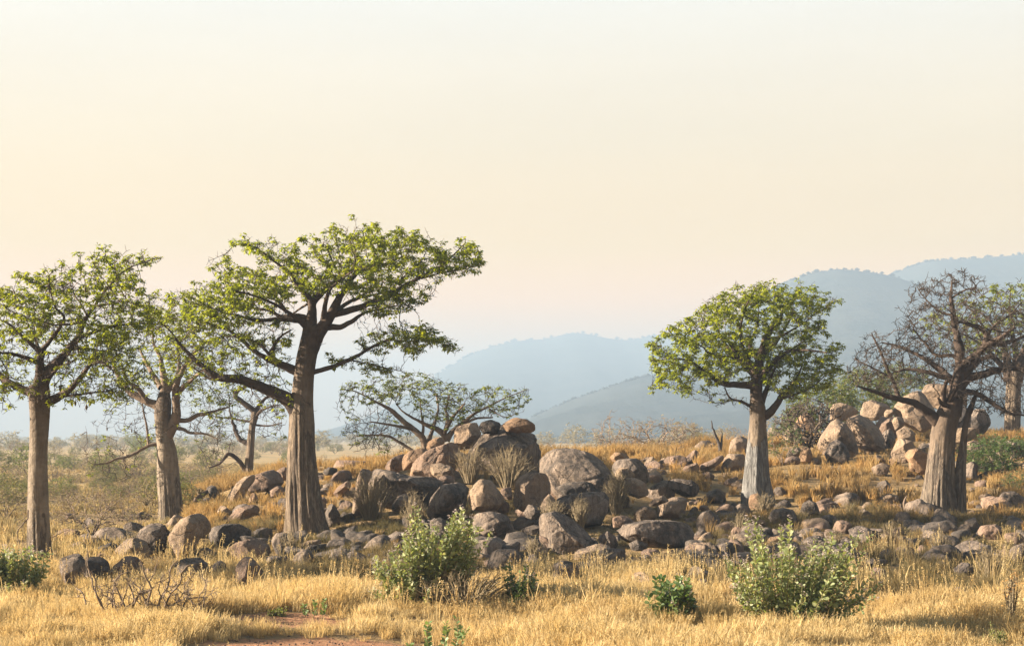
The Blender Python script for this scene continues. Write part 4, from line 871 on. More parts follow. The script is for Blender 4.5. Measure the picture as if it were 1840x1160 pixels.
W1 = [('A', 1700, .65, 2.8, [(-120,620),(-110,380),(60,345),(180,375),(230,300),(330,285),(450,265),(560,290),(620,190),(760,130),(840,105),(910,125),(1070,135),(1060,165),(940,210),(930,330),(1030,370),(1100,410),(1100,640),(900,760),(700,860),(600,900),(500,830),(380,780),(250,760),(-60,700)]),
 ('A', 1200, .3, 2.6, [(-140,680),(200,740),(600,860),(900,760),(1040,980),(900,1180),(620,1160),(460,1230),(400,1140),(180,1180),(120,1120),(-60,1280),(-140,1200)])]
tree('baobab_tree', 'slender baobab at the left edge with a straight pale trunk and thin green crown', 'tree', 'baobab trees', px('C', [(172, 850)])[0], 51.5, [T1], L1, W1, M_bark_a, 11, leaf=.14, leafmat=M_leaf, step=.19, r0=.0075, fh=2.2, flute=.13, pods=26, spurs=.9, nsp=2, keep=.4, grav=-.03)

# ---- second baobab
T2 = cc('C', [(625,682,800),(600,686,796),(550,685,790),(500,684,787),(450,683,782),(400,681,778),(350,681,774),(300,680,766),(250,676,745),(200,673,742),(150,670,742),(100,676,746),(60,690,735)])
L2 = [('C', .8, [(712,150,56),(690,120,46),(640,100,36),(580,70,34),(540,40,28),(510,-5,22),(480,-60,16),(470,-110,10),(440,-160,6)]),
 ('C', -.6, [(640,100,24),(600,40,20),(560,10,14),(540,-60,10)]),
 ('C', -.7, [(700,285,50),(740,225,50),(768,160,40),(768,90,34),(772,30,28),(800,-30,22),(830,-80,16),(870,-130,10),(900,-170,6)]),
 ('C', .6, [(710,110,52),(715,60,44),(712,10,36),(700,-40,26),(690,-90,18),(660,-150,11),(650,-220,6)]),
 ('C', 1.0, [(775,182,22),(820,178,20),(850,160,18),(905,145,13),(980,120,7)]), ('C', -.8, [(770,215,16),(800,220,13),(830,235,12),(900,240,8),(960,262,5)]),
 ('C', -1.0, [(700,285,20),(660,287,16),(630,300,14),(600,320,13),(570,335,12),(520,348,10),(480,365,7),(430,372,4)]),
 ('C', .2, [(645,290,12),(638,220,10),(622,150,7),(610,90,4)]),
 ('C', 1.6, [(720,60,30),(760,-10,22),(760,-80,14),(740,-150,8)]), ('C', 2.2, [(700,40,30),(620,-60,18),(560,-140,9)]), ('C', -2.0, [(770,60,26),(860,0,16),(930,-40,9)])]
W2 = [('P', 1500, .45, 3.0, [(170,640),(200,580),(250,540),(330,520),(400,550),(430,620),(440,700),(410,760),(350,730),(330,690),(250,700),(210,740),(170,720)]),
 ('P', 600, .08, 2.5, [(140,800),(200,700),(300,680),(420,700),(440,760),(400,830),(350,790),(250,800),(230,880),(160,860)])]
tree('baobab_tree', 'thick-stemmed baobab second from the left with sparse leaves and a low dead branch', 'tree', 'baobab trees', px('C', [(740, 605)])[0], 78, [T2], L2, W2, M_bark_a, 23, leaf=.16, leafmat=M_leaf, step=.27, r0=.0085, fh=2.5, flute=.11, pods=8, spurs=.9, nsp=2, keep=.35, limbmat=M_limb_pale)

# ---- crooked little baobab
T3 = cc('D', [(612,268,326),(590,274,318),(560,275,318),(500,278,320),(450,284,322),(400,290,326),(350,296,330),(300,304,344),(275,308,342)])
L3 = [('D', .6, [(300,440,28),(280,428,24),(250,412,22),(230,380,20),(220,350,18),(205,310,12),(190,260,7)]),
 ('D', -.5, [(290,580,26),(270,550,24),(250,518,22),(220,492,20),(195,485,18),(175,510,14),(150,535,11),(105,552,6)]),
 ('D', 0, [(322,300,34),(318,270,30),(270,230,26),(232,200,24),(240,172,18),(262,160,16),(290,140,12),(330,110,7)]),
 ('D', .8, [(318,325,14),(260,318,12),(200,308,8),(120,300,5)]), ('D', -.8, [(325,340,12),(400,345,8),(470,330,5)]), ('D', 1.0, [(330,290,24),(345,240,18),(380,200,12),(430,180,7)]),
 ('D', -1.2, [(325,310,22),(360,270,14),(420,250,8),(470,240,4)])]
W3 = [('D', 700, .12, 2.4, [(0,380),(30,250),(110,150),(250,100),(350,100),(450,200),(495,330),(480,430),(380,430),(330,420),(230,440),(200,560),(100,590),(50,480)])]
tree('baobab_tree', 'small crooked baobab with two elbow branches behind the left ridge', 'tree', 'baobab trees', px('D', [(296, 600)])[0], 97, [T3], L3, W3, M_bark_b, 31, leaf=.2, leafmat=M_leaf2, step=.34, r0=.012, fh=1, flute=.08, spurs=.8, keep=.1, lump=.12)

# ---- main baobab
T5 = cc('D', [(925,462,730),(900,470,722),(860,474,700),(800,476,682),(700,478,662),(600,481,645),(500,485,632),(420,490,624),(350,492,620),(280,494,618),(200,510,617),(100,519,618),(0,534,632)])
T5 += cc('B', [(750,728,838),(700,738,850),(675,743,858),(655,752,862),(640,765,858)])
L5 = [('B', .3, [(776,800,60),(782,710,84),(788,630,74),(797,560,54),(802,500,42),(850,450,34),(900,400,28),(960,360,24),(1010,320,20),(1100,300,15),(1190,288,11),(1300,240,6)]),
 ('B', -.8, [(800,520,34),(782,470,28),(720,400,20),(680,340,16),(600,280,12),(520,220,8),(430,190,4)]),
 ('B', 1.2, [(790,500,14),(700,545,11),(620,600,7)]),
 ('B', -.3, [(786,820,50),(808,740,72),(848,655,74),(903,572,56),(950,480,40),(1000,400,32),(1050,340,24),(1110,320,15),(1200,290,11),(1320,250,6)]),
 ('B', -.8, [(925,562,44),(1000,547,38),(1100,515,32),(1200,475,30),(1300,420,25),(1400,370,19),(1480,330,14),(1560,270,9),(1650,185,4)]),
 ('B', .9, [(860,640,44),(900,635,36),(960,632,30),(1020,600,24),(1080,555,15),(1170,530,9),(1300,500,5)]),
 ('B', -.5, [(790,640,50),(750,605,38),(700,598,30),(620,595,26),(500,600,20),(400,575,14),(320,560,9),(220,520,5)]),
 ('B', .8, [(790,600,38),(745,578,30),(700,572,28),(620,575,22),(560,540,17),(480,530,12),(390,508,8),(300,470,4)]),
 ('B', -.6, [(660,560,18),(612,480,13),(560,440,9),(480,400,5)]),
 ('B', -.5, [(770,890,40),(820,880,30),(870,868,28),(950,842,24),(1050,795,20),(1140,745,16),(1220,712,11),(1330,718,7),(1450,722,4)]),
 ('B', -1.2, [(1020,820,9),(1150,850,7),(1300,885,4)]),
 ('B', .6, [(765,900,60),(715,880,52),(660,855,46),(600,830,38),(540,805,28),(470,760,23),(400,700,20),(330,650,16),(250,625,11),(150,590,6)]),
 ('B', .2, [(610,835,36),(575,790,34),(590,740,22),(620,690,14),(680,650,8)]),
 ('B', 1.0, [(570,790,20),(490,720,15),(380,685,10),(280,680,5)]),
 ('D', -1.2, [(545,300,84),(505,225,76),(430,185,58),(350,150,48),(250,115,42),(160,105,36),(100,70,28),(40,15,21),(-20,-50,15),(-60,-110,10),(-110,-160,5)]),
 ('D', .5, [(180,105,20),(100,110,14),(20,60,9),(-40,40,5)]),
 ('B', -.4, [(960,360,16),(930,310,11),(900,240,8),(880,190,5)]), ('B', .4, [(1040,320,14),(1035,240,9),(1045,160,6),(1050,100,4)]),
 ('B', .5, [(1200,475,14),(1260,400,10),(1330,330,7),(1400,260,4)]), ('B', -.7, [(1400,370,10),(1520,340,7),(1640,325,5),(1740,300,3)]),
 ('B', 3.2, [(800,600,34),(760,480,22),(690,400,13),(620,330,10)]), ('B', -3.2, [(860,600,34),(900,480,22),(960,420,13),(1060,380,10)]),
 ('B', 3.4, [(890,580,30),(1000,480,20),(1120,430,12),(1240,400,8)]), ('B', -3.0, [(770,640,30),(680,560,20),(560,500,12),(440,470,8)])]
W5 = [('B', 1900, .8, 3.0, [(215,270),(340,250),(440,300),(540,300),(345,170),(450,160),(560,190),(650,170),(740,205),(780,160),(900,150),(990,80),(1100,70),(1200,110),(1310,95),(1440,140),(1500,200),(1600,180),(1690,160),(1770,290),(1740,340),(1640,340),(1500,370),(1400,400),(1300,470),(1100,490),(900,450),(700,480),(560,540),(300,600),(100,600),(20,560),(-20,450),(120,420),(260,400),(330,390)]),
 ('B', 300, .7, 2.2, [(1050,520),(1200,480),(1480,440),(1490,470),(1300,510),(1420,540),(1200,560),(1080,580)]),
 ('B', 480, .85, 2.0, [(1030,710),(1090,660),(1200,620),(1340,620),(1480,650),(1560,710),(1650,780),(1580,775),(1450,730),(1360,790),(1250,760),(1150,780)]),
 ('B', 110, .3, 1.5, [(850,740),(1000,800),(1200,850),(1340,880),(1300,930),(1100,900),(900,860)]),
 ('B', 1500, .3, 2.6, [(-120,520),(100,560),(400,560),(700,620),(700,780),(620,860),(560,980),(330,980),(100,880),(-120,760)]),
 ('B', 150, .1, 2.0, [(560,880),(700,960),(780,1000),(800,1100),(560,1200),(480,1080),(420,980)])]
tree('baobab_tree', 'tallest baobab with a wide flat green crown and fluted base left of the outcrop', 'tree', 'baobab trees', px('D', [(598, 912)])[0], 64, [T5], L5, W5, M_bark_b, 43, leaf=.175, leafmat=M_leaf, step=.22, r0=.0088, fh=6.0, flute=.17, spurs=.9, keep=.6, nsp=2)

# ---- umbrella tree on the outcrop
T4 = cc('E', [(560,575,625),(530,575,612),(510,572,604)])
L4 = [('E', .3, [(598,545,44),(590,510,42),(570,462,36),(520,420,32),(460,370,28),(400,315,24),(350,285,17),(280,250,11),(180,200,7),(100,190,4)]),
 ('E', -.4, [(720,490,44),(700,452,38),(660,420,32),(620,405,26),(560,375,18),(480,330,11),(430,280,6)]),
 ('E', .6, [(700,455,26),(722,370,20),(712,300,13),(730,220,7)]),
 ('E', -.2, [(715,485,44),(760,425,28),(820,380,23),(880,330,15),(960,290,11),(1060,240,7),(1190,190,4)]),
 ('E', .8, [(520,545,20),(480,520,18),(430,490,16),(370,460,14),(280,455,10),(180,462,5)]),
 ('E', .6, [(575,465,20),(582,410,16),(570,340,10),(560,250,6)]), ('E', -.7, [(960,300,8),(1050,350,5),(1130,330,3)]),
 ('E', 2.4, [(600,520,30),(640,400,20),(660,300,12),(640,200,6)]), ('E', -2.4, [(700,450,26),(760,350,16),(830,280,9)]), ('E', 2.2, [(780,410,22),(880,360,14),(980,350,8)]),
 ('E', -2.2, [(520,420,22),(420,400,14),(300,380,8)])]
W4 = [('E', 1000, .5, 3.0, [(75,330),(90,180),(150,150),(260,120),(400,110),(470,80),(620,90),(680,140),(800,150),(900,180),(1000,170),(1090,190),(1200,180),(1212,260),(1200,310),(1060,360),(950,345),(850,370),(800,370),(600,350),(400,250),(250,280),(140,330)]),
 ('E', 600, .1, 2.6, [(120,340),(400,330),(520,440),(500,545),(340,575),(200,565),(90,450)]), ('E', 130, .15, 2.4, [(600,340),(800,370),(860,400),(720,440),(640,410)])]
tree('acacia_tree', 'wide low umbrella-shaped tree growing behind the top of the central outcrop', 'tree', None, px('E', [(598, 545)])[0], 79.5, [T4], L4, W4, M_limb_pale, 57, leaf=.15, leafmat=M_leaf2, step=.25, r0=.009, fh=1, flute=.03, spurs=.9, nsp=2, keep=.3, limbmat=M_limb_pale)

# ---- green baobab
T6 = cc('G', [(1090,506,662),(1060,512,652),(1000,516,642),(950,522,640),(900,529,636),(850,535,634),(800,540,630),(750,545,627),(700,547,625),(660,545,622),(620,548,606),(580,550,604)])
L6 = [('G', .5, [(578,600,56),(560,562,44),(500,556,30),(430,552,28),(380,527,22),(330,490,16),(270,445,12),(200,430,7),(110,440,4)]),
 ('G', -.5, [(570,665,24),(545,655,17),(500,635,12),(450,620,8),(420,570,5)]), ('G', .4, [(470,626,7),(420,640,4),(360,640,3)]),
 ('G', -.5, [(590,710,40),(625,700,42),(665,660,34),(695,610,27),(720,585,15),(770,510,9),(790,450,5)]),
 ('G', .1, [(578,640,58),(578,580,58),(582,520,54),(592,450,48),(610,380,38),(630,320,30),(650,290,22),(690,260,16),(700,215,10),(720,150,5)]),
 ('G', -.8, [(585,500,44),(560,468,36),(520,430,28),(470,390,22),(430,345,14),(370,330,8),(300,290,4)]),
 ('G', 1.0, [(600,650,34),(622,590,24),(650,520,15),(700,430,11),(780,370,8),(860,315,4)]),
 ('G', .6, [(580,430,24),(550,380,18),(562,330,12),(590,260,8),(600,180,4)]),
 ('G', .5, [(505,425,15),(410,420,12),(350,400,10),(320,370,6),(240,350,4)]),
 ('G', -.6, [(625,330,18),(660,340,14),(740,300,9),(820,250,5)]), ('G', .9, [(690,620,18),(770,600,11),(860,560,7),(930,500,4)]),
 ('G', 2.6, [(580,520,34),(500,430,20),(440,330,12),(420,240,6)]), ('G', -2.6, [(600,520,34),(680,420,20),(760,400,12),(860,420,6)]),
 ('G', -2.6, [(575,480,34),(520,420,20),(480,300,12),(500,180,6)]), ('G', 2.6, [(610,420,28),(700,330,16),(800,200,8)])]
W6 = [('G', 2100, .9, 2.6, [(38,375),(60,360),(150,290),(230,245),(300,190),(420,120),(440,95),(520,105),(580,75),(640,90),(700,100),(730,65),(800,90),(860,100),(930,140),(1010,160),(940,185),(870,240),(930,270),(920,340),(1010,360),(960,400),(985,480),(940,540),(900,590),(780,620),(700,640),(610,590),(520,520),(400,540),(330,580),(220,620),(160,600),(65,585),(100,500),(50,490),(90,420)]),
 ('G', 90, .08, 1.5, [(340,600),(420,560),(540,620),(540,670),(450,680),(350,640)])]
tree('baobab_tree', 'leafy bright green baobab with a dense round crown and grey stripped trunk base', 'tree', 'baobab trees', px('G', [(582, 1075)])[0], 73, [T6], L6, W6, M_bark_c, 61, leaf=.175, leafmat=M_leaf, step=.22, r0=.0088, fh=3.0, flute=.10, spurs=.9, keep=.75, nsp=2)

# ---- bare baobab at the right
T7 = cc('H', [(1125,370,536),(1100,378,528),(1050,384,522),(1000,390,518),(950,398,517),(900,406,518),(850,412,518),(800,417,522),(760,420,528),(720,426,536),(690,436,545),(650,455,552),(620,480,552)])
T7b = cc('H', [(1125,504,574),(1100,508,572),(1000,514,571),(900,528,571),(800,544,574),(760,550,577),(720,558,583),(690,566,590),(660,574,597)])
L7 = [('H', -.6, [(470,740,60),(435,710,52),(400,680,44),(350,642,34),(300,628,28),(240,615,24),(180,595,18),(130,580,12),(80,565,6)]),
 ('H', -.3, [(280,622,22),(260,560,17),(230,500,14),(200,430,10),(170,370,8),(153,335,4)]), ('H', .4, [(245,530,10),(180,490,8),(95,445,4)]),
 ('H', 0, [(510,690,80),(522,640,74),(530,560,62),(545,480,50),(542,400,40),(530,340,30),(515,260,22),(505,180,14),(510,105,6)]),
 ('H', -.6, [(540,540,52),(570,500,44),(610,440,34),(650,370,30),(630,320,24),(570,300,16),(520,290,8)]),
 ('H', .6, [(650,375,24),(720,380,20),(800,360,14),(870,330,9),(930,300,5)]),
 ('H', -.8, [(545,570,46),(580,530,38),(640,515,32),(700,495,26),(770,490,20),(860,505,12),(930,540,6)]),
 ('H', -.5, [(535,600,40),(580,590,28),(620,600,24),(680,640,20),(740,680,14),(810,692,7)]),
 ('H', .6, [(540,560,34),(500,530,28),(460,520,24),(400,500,18),(330,490,13),(270,502,7)]),
 ('H', .8, [(540,445,26),(510,430,16),(450,430,14),(400,370,10),(360,310,5)]),
 ('H', -1.0, [(480,650,24),(462,600,20),(458,560,17),(460,545,13)]), ('H', -1.0, [(480,650,30),(497,600,20),(503,565,14)]),
 ('H', .1, [(582,680,26),(598,640,20),(612,605,16),(622,580,10)]), ('H', -1.5, [(500,655,22),(440,640,17),(410,620,10)]),
 ('H', .5, [(520,260,12),(460,240,9),(400,180,6),(370,130,3)]), ('H', -.5, [(510,180,9),(560,150,7),(600,140,4)]), ('H', -.5, [(650,370,14),(690,300,10),(750,260,6),(800,200,4)]),
 ('H', 2.4, [(530,560,40),(440,460,22),(340,390,12),(260,360,6)]), ('H', -2.6, [(550,480,40),(620,400,22),(700,330,12)]), ('H', 2.6, [(560,520,34),(680,440,20),(780,430,10)])]
W7 = [('H', 3000, .02, 3.2, [(290,310),(330,170),(370,110),(440,75),(520,65),(600,130),(640,200),(720,220),(822,200),(900,250),(920,500),(860,640),(800,700),(700,640),(600,560),(500,500),(420,480),(330,470),(230,420)]),
 ('H', 800, .02, 2.4, [(50,480),(90,440),(145,335),(200,390),(260,370),(330,460),(480,500),(440,560),(300,560),(240,600),(160,570),(70,580)]),
 ('H', 350, .02, 2.2, [(540,620),(640,580),(760,620),(850,640),(800,710),(700,700),(620,680)])]
tree('baobab_tree', 'gnarled leafless baobab with twin stems and a tangle of bare twigs at the right', 'tree', 'baobab trees', px('H', [(470, 1105)])[0], 70, [T7, T7b], L7, W7, M_bark_d, 71, leafmat=None, step=.21, r0=.0105, fh=3.4, flute=.20, spurs=.9, jit=.30, limbrough=.24, nsp=3)

# ---- far right baobab with fresh leaves
T8 = cc('H', [(790,728,812),(760,735,806),(700,738,806),(650,740,806),(600,742,806),(560,744,810),(520,744,818),(490,742,830)])
L8 = [('H', .5, [(765,540,60),(755,480,44),(745,440,30),(735,380,20),(700,300,12),(640,240,7)]), ('H', -.4, [(785,540,64),(800,480,52),(818,420,38),(850,350,26),(900,280,16),(960,240,8)]),
 ('H', .8, [(780,520,40),(790,430,28),(780,340,18),(770,240,10),(780,160,6)]), ('H', -.8, [(760,520,30),(690,440,22),(620,380,14),(540,340,8),(450,320,5)]), ('H', 0, [(820,440,24),(900,400,14),(980,380,8)])]
W8 = [('H', 1400, .95, 4.5, [(340,300),(420,230),(520,200),(560,160),(640,120),(760,105),(880,110),(1000,160),(1080,300),(1000,430),(860,470),(780,440),(700,430),(600,450),(500,410),(400,370)])]
tree('baobab_tree', 'fresh green baobab at the right edge behind the leafless one', 'tree', 'baobab trees', px('H', [(770, 785)])[0], 108, [T8], L8, W8, M_bark_b, 83, leaf=.27, leafmat=M_leaf2, step=.36, r0=.013, fh=2, flute=.1, spurs=.6, keep=.3)


# ---- an unseen baobab added left of the frame so its shade reaches into the picture
left = [o for o in COL.objects if o.name == 'baobab_tree'][0]; c = left.copy(); COL.objects.link(c); c.location = (-24.5, 46.3, 0); c.rotation_euler = (0, 0, 2.6); c.scale = (1.1, 1.1, 1.0); c['label'] = 'slender baobab added unseen outside the left edge of the view for its shade'
for ch in list(left.children): k = ch.copy(); COL.objects.link(k); k.parent = c
# ------------------------------------------------------------------ bushes
def bush_parts(seed, h=3.0, w=3.6, n=260, stems=4, step=.22, r0=.011, leaf=.1, lp=.8, base_z=.25, jit=.35, leafn=5, ex=.5, flat=1.0):
    g = np.random.default_rng(seed); S = []
    for k in range(stems):
        a = k/stems*6.28+g.uniform(0, 1); L = h*.28
        for t in np.linspace(0, 1, 5): S.append((math.cos(a)*L*t*.6, math.sin(a)*L*t*.6, L*t))
    A = g.normal(0, 1, (n*2, 3)); A /= np.linalg.norm(A, axis=1)[:, None]; A *= g.uniform(.35, 1, (n*2, 1))**.6
    A = A*(w/2, w/2, h*.5*flat)+(0, 0, h*.55); lump = np.array([noise.noise(Vector(a)*.9+Vector((seed, 0, 0))) for a in A]); A = A[(lump > -.18) & (A[:, 2] > h*base_z)][:n]
    P, par = colonize(np.array(S), A, step, step*1.3, step*9, 60, g, jit, .02)
    nS = len(S); m = len(P); acc = np.zeros(m); has = np.zeros(m, bool)
    for i in range(m-1, nS-1, -1):
        if acc[i] == 0: acc[i] = r0**2.2
        acc[par[i]] += acc[i]; has[par[i]] = True
    acc[acc == 0] = r0**2.2
    for k in range(stems):
        tot = sum(acc[k*5:(k+1)*5]); acc[k*5:(k+1)*5] = tot
    rad = np.minimum(acc**(1/2.2), .07*h/3); ch = np.arange(nS, m)
    SA, SB, ra, rb = [P[par[ch]]], [P[ch]], [rad[par[ch]]], [rad[ch]]
    for k in range(stems):
        i = np.arange(k*5, k*5+4); SA.append(P[i]); SB.append(P[i+1]); ra.append(rad[i]); rb.append(rad[i+1])
    outer = ch[rad[ch] < r0*2.2]; d = g.normal(0, 1, (len(outer), 3)); d[:, 2] += .2; d /= np.linalg.norm(d, axis=1)[:, None]; e = P[outer]+d*(step*g.uniform(.4, 1.3, len(outer)))[:, None]
    SA.append(P[outer]); SB.append(e); ra.append(np.full(len(outer), r0)); rb.append(np.full(len(outer), r0*.6))
    V, F = segs(*[np.concatenate(x) for x in (SA, SB, ra, rb)], 3)
    C = np.concatenate([P[outer], e, e+g.normal(0, step*ex, e.shape)]); C = C[g.random(len(C)) < lp]
    LV = leaf_clusters(C, leaf, g, leafn, .1, .5) if len(C) else None
    return (V, F), LV
def bush_joined(name, seed, tm, lm, **kw):
    (V, F), LV = bush_parts(seed, **kw)
    if LV is None: return mesh_from(name, V, [F], [tm])
    return mesh_from(name, np.concatenate([V, LV[0]]), [F, LV[1]+len(V)], [tm, lm], False, {'var': np.concatenate([np.zeros(len(V)), LV[2]])}, [0]*len(F)+[1]*len(LV[1]))
def bush_thing(name, label, cat, group, X, Y, seed, tm, lm, scale=1, rot=0, dz=0, **kw):
    (V, F), LV = bush_parts(seed, **kw); r = empty(name, (X, Y, float(ground(X, Y))-.05+dz)); r.rotation_euler.z = rot; r.scale = (scale,)*3; tag(r, label, cat, group)
    link('branches', mesh_from('branches', V, [F], [tm]), r)['kind'] = 'stuff'
    if LV is not None: link('foliage', mesh_from('foliage', LV[0], [LV[1]], [lm], False, {'var': LV[2]}), r)['kind'] = 'stuff'
    return r
M_bush_grey = leaf_material('bush_leaf_grey', (.24, .21, .135), (.29, .24, .15), (.33, .27, .15), .4)
M_bush_green = leaf_material('bush_leaf_green', (.12, .155, .04), (.16, .19, .055), (.21, .22, .08), .45)
KINDS = {
 'bare': [bush_joined('bare_bush', 101+k, M_dead, None, h=3.2, w=3.8, n=300, lp=0, r0=.014, stems=4+k, step=.26) for k in range(3)],
 'grey': [bush_joined('grey_bush', 111+k, M_dead, M_bush_grey, h=3, w=4.2, n=300, lp=.5, r0=.013, step=.28, leaf=.16) for k in range(3)],
 'olive': [bush_joined('olive_bush', 121+k, M_dead, M_bushleaf, h=3.2, w=4.4, n=320, lp=.85, r0=.013, step=.28, leaf=.18) for k in range(3)],
 'green': [bush_joined('green_bush', 131+k, M_dead, M_bush_green, h=3.6, w=4.0, n=320, lp=.9, r0=.013, step=.3, leaf=.19) for k in range(2)]}
LAB = {'bare': ('leafless grey bush on the hazy plain beyond the left baobabs', 'leafless bushes on the plain at the left'),
 'grey': ('grey-brown thin bush on the hazy plain beyond the left baobabs', 'grey-brown bushes on the plain at the left'),
 'olive': ('olive bush on the hazy plain beyond the left baobabs', 'olive bushes on the plain at the left'),
 'green': ('taller fresh green bush on the hazy plain beyond the left baobabs', 'green bushes on the plain at the left')}
LAB2 = {k: (v[0].replace('on the hazy plain beyond the left baobabs', 'in the scrub line on the horizon right of the central pile'), v[1].replace('on the plain at the left', 'in the scrub line at the centre')) for k, v in LAB.items()}
def put_bush(X, Y, kind, s, lab):
    o = link('bush', rnd.choice(KINDS[kind]), None, (X, Y, float(ground(X, Y))-.08)); o.rotation_euler = (0, 0, rnd.uniform(0, 6.28)); o.scale = (s*rnd.uniform(.85, 1.25), s*rnd.uniform(.85, 1.25), s*rnd.uniform(.75, 1.15))
    p = 920+X/Y*FPX; b = min([(70, 'left baobab'), (305, 'second baobab'), (440, 'crooked baobab'), (560, 'main baobab'), (790, 'umbrella tree'), (925, 'central outcrop'), (1182, 'fanned bare bush'), (1290, 'charred stump'), (1360, 'green baobab')], key=lambda a: abs(a[0]-p)); dx = p-b[0]
    sd = 'behind' if abs(dx) < 14 else ('just ' if abs(dx) < 40 else 'well ' if abs(dx) > 75 else '')+('right of' if dx > 0 else 'left of')
    tag(o, '%s %s bush %s, %s the %s' % ('small' if s < .5 else 'big' if s > .95 else 'middling', {'bare': 'leafless', 'grey': 'grey-brown', 'olive': 'olive', 'green': 'fresh green'}[kind], 'on the near plain' if Y < 110 else 'on the plain' if Y < 220 else 'far out on the plain' if Y < 450 else 'near the hazy horizon', sd, b[1]), 'bush', lab[kind][1])
for _ in range(250):                                   # left plain
    q = 789+125*rnd.random()**1.7; p = rnd.uniform(-40, 620); Y = CH*FPX/(q-HOR)
    if p > 380 and q > 840: continue
    if Y > 900: Y = rnd.uniform(500, 900)
    X = wx(p, Y)
    if Y < 95 and p > 230: continue
    kind = rnd.choices(['bare', 'grey', 'olive', 'green'], [.22, .38, .3, .1])[0]
    s = rnd.uniform(.4, .85)*(1.0 if Y > 140 else .6)*(1.2 if Y > 300 else 1)
    put_bush(X, Y, kind, s*(1.15 if kind == 'green' else 1), LAB)
for p, q, kind, s in [(242, 812, 'green', 1.35), (180, 800, 'green', 1.5), (275, 806, 'olive', 1.2), (100, 805, 'bare', 1.3), (170, 803, 'bare', 1.2), (30, 820, 'bare', 1.0), (660, 800, 'green', 1.3), (690, 803, 'olive', 1.1), (20, 806, 'bare', 1.2), (330, 802, 'olive', 1.3)]:
    Y = CH*FPX/(q-HOR); put_bush(wx(p, Y), Y, kind, s, LAB)
for _ in range(46):                                    # scrub line behind the outcrop
    p = rnd.uniform(940, 1400); Y = rnd.uniform(150, 330); X = wx(p, Y); kind = rnd.choices(['bare', 'grey', 'olive'], [.55, .3, .15])[0]
    put_bush(X, Y, kind, rnd.uniform(.75, 1.25), LAB2)
# wood far off that reads as one mass
FV, FF, fa, off = [], [], [], 0
fm = [bush_joined('far_bush', 141+k, M_bush_grey, [M_bushleaf, M_bush_grey][k % 2], h=4, w=5.5, n=60, lp=.9, r0=.03, step=.6, leaf=.5, leafn=4) for k in range(4)]
arr = []
for m_ in fm:
    v = np.zeros(len(m_.vertices)*3, np.float32); m_.vertices.foreach_get('co', v); f = np.zeros(len(m_.loops), np.int32); m_.loops.foreach_get('vertex_index', f); a = np.zeros(len(m_.vertices), np.float32); m_.attributes['var'].data.foreach_get('value', a)
    arr.append((v.reshape(-1, 3), f.reshape(-1, 4), a))
for _ in range(520):
    Y = rnd.uniform(480, 2000); X = rnd.uniform(-.36, .36)*Y; v, f, a = arr[rnd.randrange(4)]; th = rnd.uniform(0, 6.28); s = rnd.uniform(.8, 1.7); c_, s_ = math.cos(th), math.sin(th)
    M = np.array([[c_, s_, 0], [-s_, c_, 0], [0, 0, rnd.uniform(.7, 1.1)]])*s
    FV.append(v@M+(X, Y, float(ground(X, Y))-.2)); FF.append(f+off); fa.append(a); off += len(v)
o = link('far_scrub', mesh_from('far_scrub', np.concatenate(FV), [np.concatenate(FF)], [M_bush_grey], False, {'var': np.concatenate(fa)})); tag(o, 'far scrub woodland fading into the haze along the horizon', 'scrub', kind='stuff')

for _ in range(70):                                    # small twiggy ones nearer by
    Y = rnd.uniform(72, 160); p = rnd.uniform(-20, 420); X = wx(p, Y)
    if p > 330 and Y < 115: continue
    put_bush(X, Y, rnd.choice(['bare', 'grey', 'bare', 'olive']), rnd.uniform(.28, .55), LAB)
# named bushes
def at(p, q): Y = hit(p, q); return wx(p, Y), Y
X, Y = wx(1182, 112), 112
bush_thing('bush', 'bare bush with fanned branches on the ridge behind the central outcrop', 'bush', None, X, Y, 201, M_dead, M_bush_grey, dz=-.2, h=2.5, w=6.2, n=650, stems=7, step=.24, r0=.012, lp=.1, leaf=.12, base_z=.2)
for k, (p, Y, h, w, lab) in enumerate([(1478, 104, 3.6, 4.6, 'feathery light green bush behind the heap of dead branches'), (1545, 108, 4.3, 4.6, 'feathery green bush rising behind the top left of the right-hand pile'), (1440, 106, 2.2, 3.0, 'low green bush right of the green baobab trunk'), (1620, 112, 4.6, 5.0, 'green bush behind the creased boulder of the right-hand pile')]):
    bush_thing('bush', lab, 'bush', 'green bushes behind the right-hand pile', wx(p, Y), Y, 210+k, M_dead, M_bush_green, h=h, w=w, n=1100, stems=6, step=.24, r0=.010, lp=1, leaf=.16, leafn=6)
X, Y = at(1462, 855); bush_thing('brush_heap', 'heap of tangled dead branches leaning on the cone-shaped boulder', 'dead branches', None, wx(1452, 91), 91, 221, M_twig, None, dz=.3, h=2.7, w=3.8, n=1500, stems=9, step=.2, r0=.019, lp=0, base_z=.0, jit=.6)
bush_thing('bush', 'dark olive bush in shade under the brush heap right of the green baobab', 'bush', None, wx(1408, 87), 87, 222, M_dead, M_shrub_dk, h=2.2, w=2.3, n=400, stems=6, step=.18, r0=.009, lp=.6, leaf=.1)
bush_thing('bush', 'dark green sprawling bush on the slope at the right edge', 'bush', None, wx(1800, 82), 82, 223, M_dead, M_shrub_dk, h=1.9, w=4.2, n=1700, stems=9, step=.18, r0=.008, lp=1, leaf=.13, base_z=.02)
bush_thing('bush', 'small dark bush beside the right edge below the sprawling one', 'bush', None, wx(1835, 76), 76, 224, M_dead, M_shrub_dk, h=1.0, w=1.8, n=350, stems=6, step=.14, r0=.007, lp=1, leaf=.08, base_z=.05)
